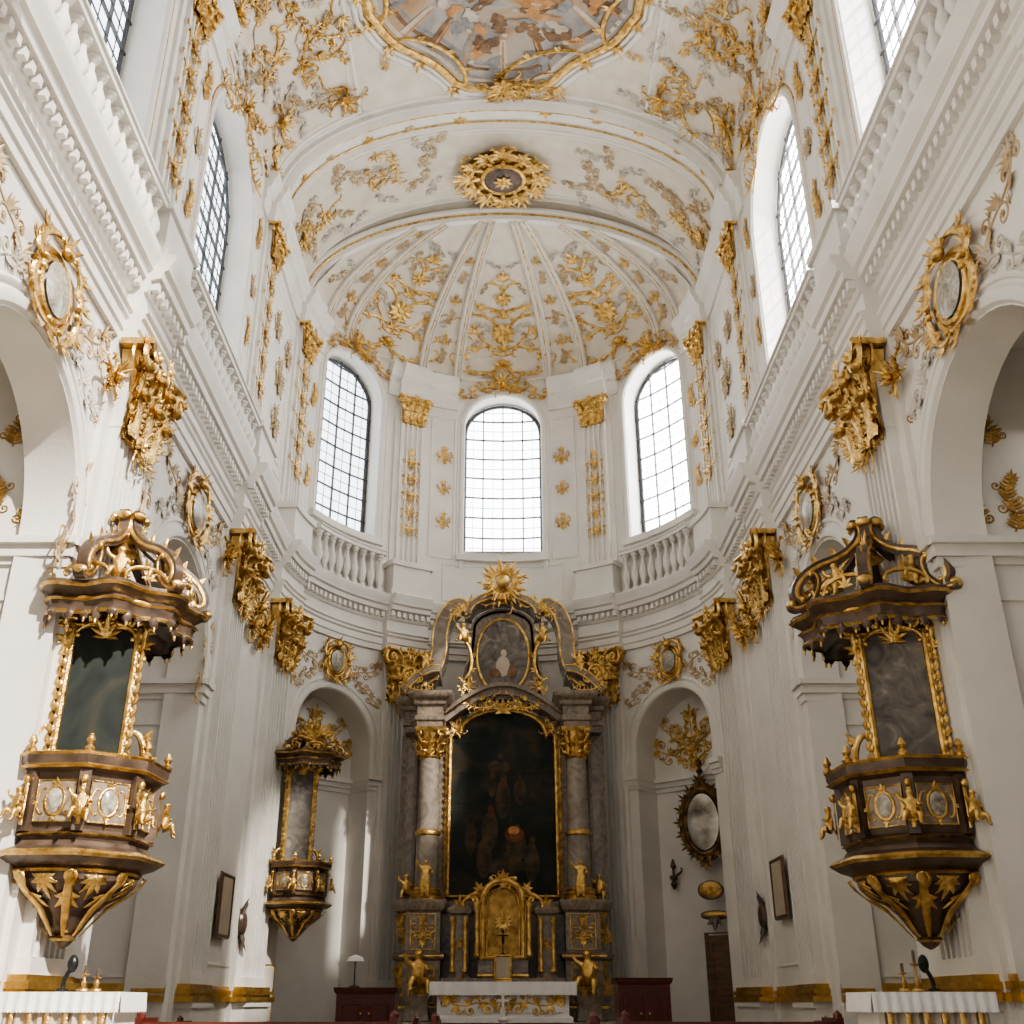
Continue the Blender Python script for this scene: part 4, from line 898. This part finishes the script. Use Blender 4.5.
for i in range(18):
    a=2*pi*i/18; k.leaf(cos(a)*.25,10.85+sin(a)*.25,a,.52 if i%2 else .38,.06,0,0,.7,.1)
for i in range(12):
    a=2*pi*i/12; k.acan(cos(a)*.25,10.85+sin(a)*.25,a+.2,.42,.05,5,1.6,0,.75,.2)
k.ell(0,10.85,.8,.2,.22,.18); k.ring(0,10.85,.3,.3,.06,1,0,24,.75); k.lathe([(.2,10.3),(.1,10.45),(.22,10.6)],0,.65,12)
gm(TRO[2],at(0,10.55,.75,0,1,.6))
ap('sunburst_crest',k,GOLD)
for e in (-1,1):
    figure(SNT,A(e*1.93,2.3,1.32),-e*.2,.66,alt,'saint_statue','gilded standing saint'); figure(PUT,A(e*2.45,2.4,.62),-e*.3,.8,alt,'putto')
    figure(PUT,A(e*2.0,.28,1.8),-e*.3,1.2,alt,'saint_statue','gilded seated saint')
    mb=MB(); mb.stack(e*2.0-.26,e*2.0+.26,1.5,2.05,[(-.4,.03),(-.2,0),(.0,0),(.12,.06)]); ap('statue_plinth',mb,MARB)
    figure(PUT,A(e*1.1,9.0,.95),-e*.4,.8,alt,'putto'); figure(PUT,A(e*2.1,8.2,1.0),-e*.5,.8,alt,'putto')
tab=empty('tabernacle',(0,AY-1.6,.5+E),'gilded tabernacle with arched niche, crucifix and small columns','tabernacle')
def tp(n,mb,m): return make(n,mb.to(A),m,tab)
mb=MB(); mb.stack(-1.35,1.35,.8,2.0,[(-.4,.05),(.35,.05),(.4,.1),(.5,.1)]); mb.stack(-.62,.62,1.0,1.8,[(.5,0),(.55,-.03),(.9,-.03),(.95,.03)]); 
for e in (-1,1): mb.stack(e*1.05-.22,e*1.05+.22,1.0,1.6,[(.5,.03),(.6,0),(1.9,0),(1.95,.06),(2.05,.08),(2.1,0),(2.2,-.1)])
tp('body',mb,MARB)
ta=arched(.4,.95,2.15,.35,.02)
mb=MB(); mb.poly(ta,1.55,1); mb.band([(a*1.22,.9+(b-.9)*1.08) for a,b in ta],.07,1.2,1.85,1,True); mb.stroke([(a*1.22,.9+(b-.9)*1.08,1.85) for a,b in ta],.04,.8,0,True); mb.stroke([(a,b,1.58) for a,b in ta],.03,.8,0,True)
for e in (-1,1):
    mb.lathe([(.07,.95),(.09,1.0),(.06,1.05),(.055,2.0),(.1,2.12),(.1,2.2)],e*.62,1.85,12); mb.curl('S',(e*.95,2.1),(e*.3,2.75),.06,2.8,-e,0,24,2,1.6)
    for x in (.9,1.2): mb.lathe([(.05,.6),(.08,.65),(.05,.75),(.05,1.7),(.09,1.85)],e*x,1.75,10)
    mb.acan(e*1.05,2.1,pi/2,.3,.05,5,1.7,0,1.5); mb.acan(e*.55,2.45,pi/2-e*.5,.25,.05,5,1.6,0,1.7); mb.merge(TRO[0],at(e*1.05,1.25,.2,0,e,1.62))
mb.acan(0,2.65,pi/2,.3,.06,7,2.2,0,1.7,.3); mb.rosette(0,1.75,.22,0,12,1.58); mb.stroke([(-.6,.55,2.0),(.6,.55,2.0)],.05,.9); mb.merge(TRO[1],at(0,2.65,.3,0,1,1.8))
for x in (-.95,.95): mb.merge(BR[0],at(x,-.2,.6,0,1,2.06))
tp('gilded_niche',mb,[GOLD,GOLDD])
mb=MB(); mb.bx(-.012,.012,1.05,1.6,1.8,1.83); mb.bx(-.13,.13,1.42,1.45,1.8,1.83); mb.ell(0,1.35,1.85,.035,.13,.03); mb.ell(0,1.52,1.85,.035,.04,.03); mb.lathe([(.12,.95),(.1,1.0),(.02,1.06)],0,1.82,12); tp('crucifix',mb,IRON)
pf=empty('picture_frame',(0,AY-2.3,.4+E),'small gilded framed icon standing before the tabernacle','picture frame')
mb=MB(); mb.bx(-.16,.16,.5,.95,2.12,2.15,1); mb.stroke([(-.18,.48,2.12),(-.18,.98,2.12),(.18,.98,2.12),(.18,.48,2.12)],.05,.9,0,True); mb.bx(-.2,.2,.42,.46,2.05,2.25); make('frame',mb.to(A),[GOLD,BEI],pf)
TY=25.2; T=F(0,TY)
t=empty('altar_table',(0,TY,-.4+E),'white altar table with lace cloth and gilded foliage front','altar table')
mb=MB(); mb.stack(-1.4,1.4,-.45,.45,[(-.4,.08),(-.3,.08),(-.26,0),(.2,0),(.25,.06),(.3,.1),(.34,.1)]); mb.bx(-1.3,1.3,-.2,.15,.45,.48); make('body',mb.to(T),CLOTH,t)
k=MB(); gm(TRO[0],at(0,0,.26,0,1,.48)); 
for e in (-1,1): k.merge(VI[0],at(e*.2,-.12,.55,-.35*e,e,.48)); k.rosette(e*1.2,0,.1,0,8,.48)
make('front_ornament',k.to(T),GOLD,t)
def cloth(w,hd,z,drop,f,parent,name='altar_cloth'):
    mb=MB(); mb.bx(-w,w,z,z+.03,-hd,hd); rows=[]
    n=80
    for i in range(n+1):
        x=-w+2*w*i/n; wv=.012*sin(i*.9); rows.append([(x,z+.03,hd+.002),(x,z-drop*.5,hd+.015+wv),(x,z-drop*(.92 if i%2 else 1.0),hd+.02+wv)])
    mb.grid(rows)
    for e in (-1,1): mb.grid([[(e*(w+.002),z+.03,-hd+2*hd*i/20),(e*(w+.02),z-drop*(.92 if i%2 else 1),-hd+2*hd*i/20)] for i in range(21)])
    make(name,mb.to(f),CLOTH,parent)
cloth(1.56,.6,.36,.24,T,t)
c=empty('standing_crucifix',(0,23.9,-.5+E),'small white standing crucifix before the altar table','crucifix')
mb=MB(); mb.lathe([(.22,-.65),(.2,-.6),(.08,-.55),(.06,-.4),(.12,-.33),(.05,-.28),(.035,-.2)],0,0,12); mb.bx(-.03,.03,-.2,.16,-.02,.02); mb.bx(-.13,.13,.0,.05,-.025,.025); mb.ell(0,-.03,.03,.03,.09,.02)
make('cross',mb.to(F(0,23.9)),PL,c)
# ================================================================= FURNITURE
def cabinet(x,y,w,top,lab):
    f=F(x,y); p=empty('cabinet',(x,y,0),lab,'cabinet')
    mb=MB(); mb.stack(-w/2,w/2,-.35,.35,[(-1.3,.04),(-1.15,.04),(-1.12,0),(top-.12,0),(top-.08,.04),(top,.06)]); make('body',mb.to(f),RED,p)
    for e in (-1,1):
        q=MB(); a,b=sorted((e*.03,e*(w/2-.05))); q.bx(a,b,-1.0,top-.2,.35,.37); q.stroke([(a+.08,-.9,.37),(a+.08,top-.3,.37),(b-.08,top-.3,.37),(b-.08,-.9,.37)],.02,.8,0,True); d=make('door',q.to(f),RED,p)
        q=MB(); q.ell(e*.08,-.2,.39,.02,.02,.02); make('knob',q.to(f),GOLD,d)
cabinet(-2.62,22.6,1.12,.25,'dark red wooden cabinet beside the high altar with reading lamp'); cabinet(2.7,22.6,1.0,.42,'dark red wooden cabinet beside the high altar')
p=empty('reading_lamp',(-2.9,22.6,.25+E),'small reading lamp with white shade on the red cabinet','lamp')
f=F(-2.9,22.6); mb=MB(); mb.lathe([(.12,.25),(.1,.28),(.02,.3)],0,0,14); make('base',mb.to(f),IRON,p)
mb=MB(); mb.lathe([(.012,.26),(.012,.75)],0,0,8); make('pole',mb.to(f),IRON,p)
mb=MB(); mb.lathe([(.18,.72),(.15,.79),(.02,.84)],0,0,16); make('lamp_shade',mb.to(f),CLOTH,p)
def sidetable(x,y,sd):
    f=F(x,y); p=empty('side_altar_table',(x,y,0),'small side altar draped with white lace and gold-striped beige cloth','table')
    mb=MB(); mb.stack(-.55,.55,-.35,.35,[(-1.3,.05),(-1.2,0),(.02,0),(.06,.04)]); make('body',mb.to(f),PL,p)
    mb=MB(); rows=[]
    for i in range(61): u=-.54+1.08*i/60; rows.append([(u,.0,.37+.015*sin(i)),(u,-1.0,.38+.03*sin(i))])
    mb.grid(rows); make('drape',mb.to(f),BEI,p)
    k=MB(); 
    for i in range(6): u=-.45+.18*i; k.stroke([(u,-.1,.4),(u,-.95,.41)],.03,.4)
    make('drape_stripe',k.to(f),GOLD,p)
    cloth(.62,.42,.06,.16,f,p,'lace_cloth'); return p
sidetable(-4.42,12.0,-1); sidetable(4.28,12.0,1)
def candlestick(x,y,z,h,lab):
    f=F(x,y); p=empty('candlestick',(x,y,z+E),lab,'candlestick')
    mb=MB(); mb.lathe([(.07,0),(.06,.02),(.02,.04),(.03,.08),(.012,.12),(.012,h*.6),(.03,h*.62),(.05,h*.66),(.05,h*.68)],0,0,12,0,z); make('stem',mb.to(f),GOLDD,p)
    mb=MB(); mb.lathe([(.016,h*.68),(.016,h),(.003,h+.01)],0,0,10,0,z); make('candle',mb.to(f),BRZ,p)
def mic(x,y,z,lab,tilt):
    f=F(x,y); p=empty('microphone',(x,y,z+E),lab,'microphone')
    mb=MB(); mb.lathe([(.06,0),(.06,.02),(.02,.03),(.015,.06)],0,0,12,0,z); make('base',mb.to(f),IRON,p)
    mb=MB(); pts=[(tilt*.06*t*t,z+.05+.16*t,0) for t in [i/8 for i in range(9)]]; mb.band(pts,.018,-.016,.016); make('neck',mb.to(f),IRON,p)
    mb=MB(); mb.ell(tilt*.07,z+.26,0,.055,.09,.055); make('head',mb.to(f),IRON,p)
mic(-4.55,12,.1,'black gooseneck microphone on the side altar',1); candlestick(-4.3,11.9,.1,.24,'small brass candlestick on the side altar'); candlestick(-4.22,12.05,.1,.2,'small brass candlestick on the side altar')
candlestick(4.25,11.9,.1,.38,'small brass candlestick on the side altar'); candlestick(4.15,12.0,.1,.26,'small brass candlestick on the side altar'); mic(4.45,12,.1,'black gooseneck microphone on the side altar',-1)
for x0,x1,y,z in ((-4.0,-1.2,13.0,-.26),(-.75,1.0,13.0,-.28),(1.35,3.7,13.0,-.26),(-4.8,-1.3,17.5,-.36),(1.4,4.8,17.5,-.36)):
    p=empty('pew',((x0+x1)/2,y,0),'dark red wooden church pew','pew','church pews'); f=F(0,y)
    mb=MB(); mb.bx(x0,x1,-1.2,z,.0,.05); mb.bx(x0-.03,x1+.03,z,z+.06,-.03,.09); make('backrest',mb.to(f),RED,p)
    mb=MB(); mb.bx(x0,x1,-.88,-.83,-.45,0); make('seat',mb.to(f),RED,p)
    for x in (x0,x1): 
        mb=MB(); mb.bx(x-.04,x+.04,-1.3,z+.1,-.5,.1); mb.lathe([(.05,z+.1),(.05,z+.14),(.0,z+.18)],x,.02,10); make('bench_end',mb.to(f),RED,p)
def wallframe(s,z,w,h,lab,m,d=.02):
    p=empty('picture_frame',W(s,z-h/2,d),lab,'picture frame')
    mb=MB(); mb.bx(s-w/2,s+w/2,z-h/2,z+h/2,d,d+.04,1); mb.stroke([(s-w/2,z-h/2,d),(s-w/2,z+h/2,d),(s+w/2,z+h/2,d),(s+w/2,z-h/2,d)],.07,1,0,True); make('frame',mb.to(W),[WOOD,m],p)
wallframe(-10.6,1.85,1.0,1.2,'brown framed picture hanging low on the white wall',BEI,.1); wallframe(10.6,2.2,1.0,1.15,'dark brown framed picture hanging on the white wall',BEI,.1)
for s,z in ((-8.95,1.6),(8.95,1.75)):
    mb=MB(); mb.bx(s-.14,s+.14,z-.3,z+.3,.05,.16); mb.acan(s,z+.15,pi/2,.4,.08,7,1.3,0,.1); mb.acan(s,z-.1,-pi/2,.5,.09,5,.9,0,.1); mb.ell(s,z,.12,.2,.3,.12)
    make('wall_plaque',mb.to(W),BRZ,label='dark carved wooden plaque on the pilaster base wall',cat='plaque')
MF=F(5.28,28.75,-.42)
p=empty('oval_mirror',MF(0,3.1,0),'ornate dark-gilded oval mirror hanging in the niche','mirror')
g=comp(MF,at(0,4.3,1,0,1,0,1))
mb=MB(); mb.disc(0,0,.42,.72,.08,.02); mb.disc(0,0,.5,.8,-.02,0,0); make('glass',mb.to(g),MIR,p)
mb=MB(); mb.ring(0,0,.5,.82,.09,1); mb.ring(0,0,.62,.96,.045,1,0,36)
for i in range(18): a=2*pi*i/18; mb.acan(.56*cos(a),.88*sin(a),a,.24,.035,5,1.8,0,.05)
mb.acan(0,.95,pi/2,.35,.05,7,1.8,0,.05); mb.lathe([(.02,1.2),(.1,1.3),(.05,1.4),(.08,1.5),(.02,1.65)],0,.04,10); mb.acan(0,-.95,-pi/2,.3,.06,5,1.3); make('frame',mb.to(g),mat('blackened_gilding',(.04,.025,.014),(.24,.145,.06),.4,.8,5),p)
for u,z,rx,ry in ((.05,2.6,.3,.2),(.12,2.0,.34,.08)):
    mb=MB(); mb.disc(u,z,rx,ry,.05,.04,1); mb.ring(u,z,rx,ry,.04,.8,0,28,.02)
    if z<2.3: mb.acan(u,z,-pi/2,.4,.08,5,1.5,0,.04)
    make('wall_plaque',mb.to(MF),[BRZ,GOLDD],label='small dark oval plaque under the mirror',cat='plaque')
x,y,z=W(4.5,0,-.72); mb=MB(); mb.lathe([(.02,-.28),(.1,-.15),(.05,-.05),(.12,0),(.1,.06),(.03,.1),(.03,.25),(.08,.3),(.05,.4),(.02,.5)],0,0,12,0,3.0); mb.curl('S',(.0,2.95),(.22,3.25),.03,2.6,1,0,20,0)
make('wall_sconce',mb.to(F(x,y,-.5)),BRZ,label='dark iron candle sconce in the niche',cat='sconce')
DF=F(5.42,28.2,-.5)
mb=MB(); mb.bx(-.36,.36,-1.3,1.5,-.05,.02); mb.stroke([(-.4,-1.3,0),(-.4,1.55,0),(.4,1.55,0),(.4,-1.3,0)],.06,.8)
for z0,z1 in ((-1.1,0),(.15,1.3)): mb.stroke([(-.26,z0,.02),(-.26,z1,.02),(.26,z1,.02),(.26,z0,.02)],.025,.8,0,True)
make('door_1',mb.to(DF),WOOD,kind='structure',label='brown panelled wooden door in the niche',cat='door')
mb=MB(); mb.bx(-7.4,-6.9,-1.3,.75,.0,.04); mb.stroke([(-7.42,-1.3,.0),(-7.42,.8,.0),(-6.88,.8,.0),(-6.88,-1.3,.0)],.05,.8,1)
make('door_2',mb.to(W),[PL2,GOLD],kind='structure',label='small cream door with gilded frame',cat='door')
# ================================================================= LIGHT
sc=bpy.context.scene
try: sc.view_settings.look='AgX - Medium High Contrast'
except Exception: pass
w=bpy.data.worlds.new('sky'); sc.world=w; w.use_nodes=True; w.node_tree.nodes['Background'].inputs[0].default_value=(.95,.97,1,1); w.node_tree.nodes['Background'].inputs[1].default_value=.25
def light(kind,loc,rot,energy,col=(1,1,1),size=1,name='lamp',ang=.012):
    l=bpy.data.lights.new(name,kind); l.energy=energy; l.color=col
    if kind=='AREA': l.shape='RECTANGLE'; l.size=size[0]; l.size_y=size[1]
    if kind=='SUN': l.angle=ang
    o=bpy.data.objects.new(name,l); o.location=loc; o.rotation_euler=rot; sc.collection.objects.link(o); return o
from mathutils import Vector
sd=Vector((-.49,.60,-.55)); light('SUN',(10,5,30),sd.to_track_quat('-Z','Y').to_euler(),9,(1,.93,.83),name='sun',ang=.03)
light('AREA',(0,-1,9),(pi/2+.3,0,0),230,(1,.95,.88),(10,12),'nave_fill')
for sg in (-1,1):
    for y in (18.6,11.8): light('AREA',(sg*8.4,y,8.9),(0,0,0),20,(1,.95,.88),(2,3),'chapel_fill')  # unseen fill lights added to brighten the side chapels, no fixtures there
cam=bpy.data.cameras.new('camera'); co=bpy.data.objects.new('camera',cam); co.location=(0,0,E); co.rotation_euler=(pi/2+24.8*pi/180,0,0); cam.lens=37.27; cam.sensor_width=36; cam.shift_x=.0088; cam.clip_end=300
sc.collection.objects.link(co); sc.camera=co
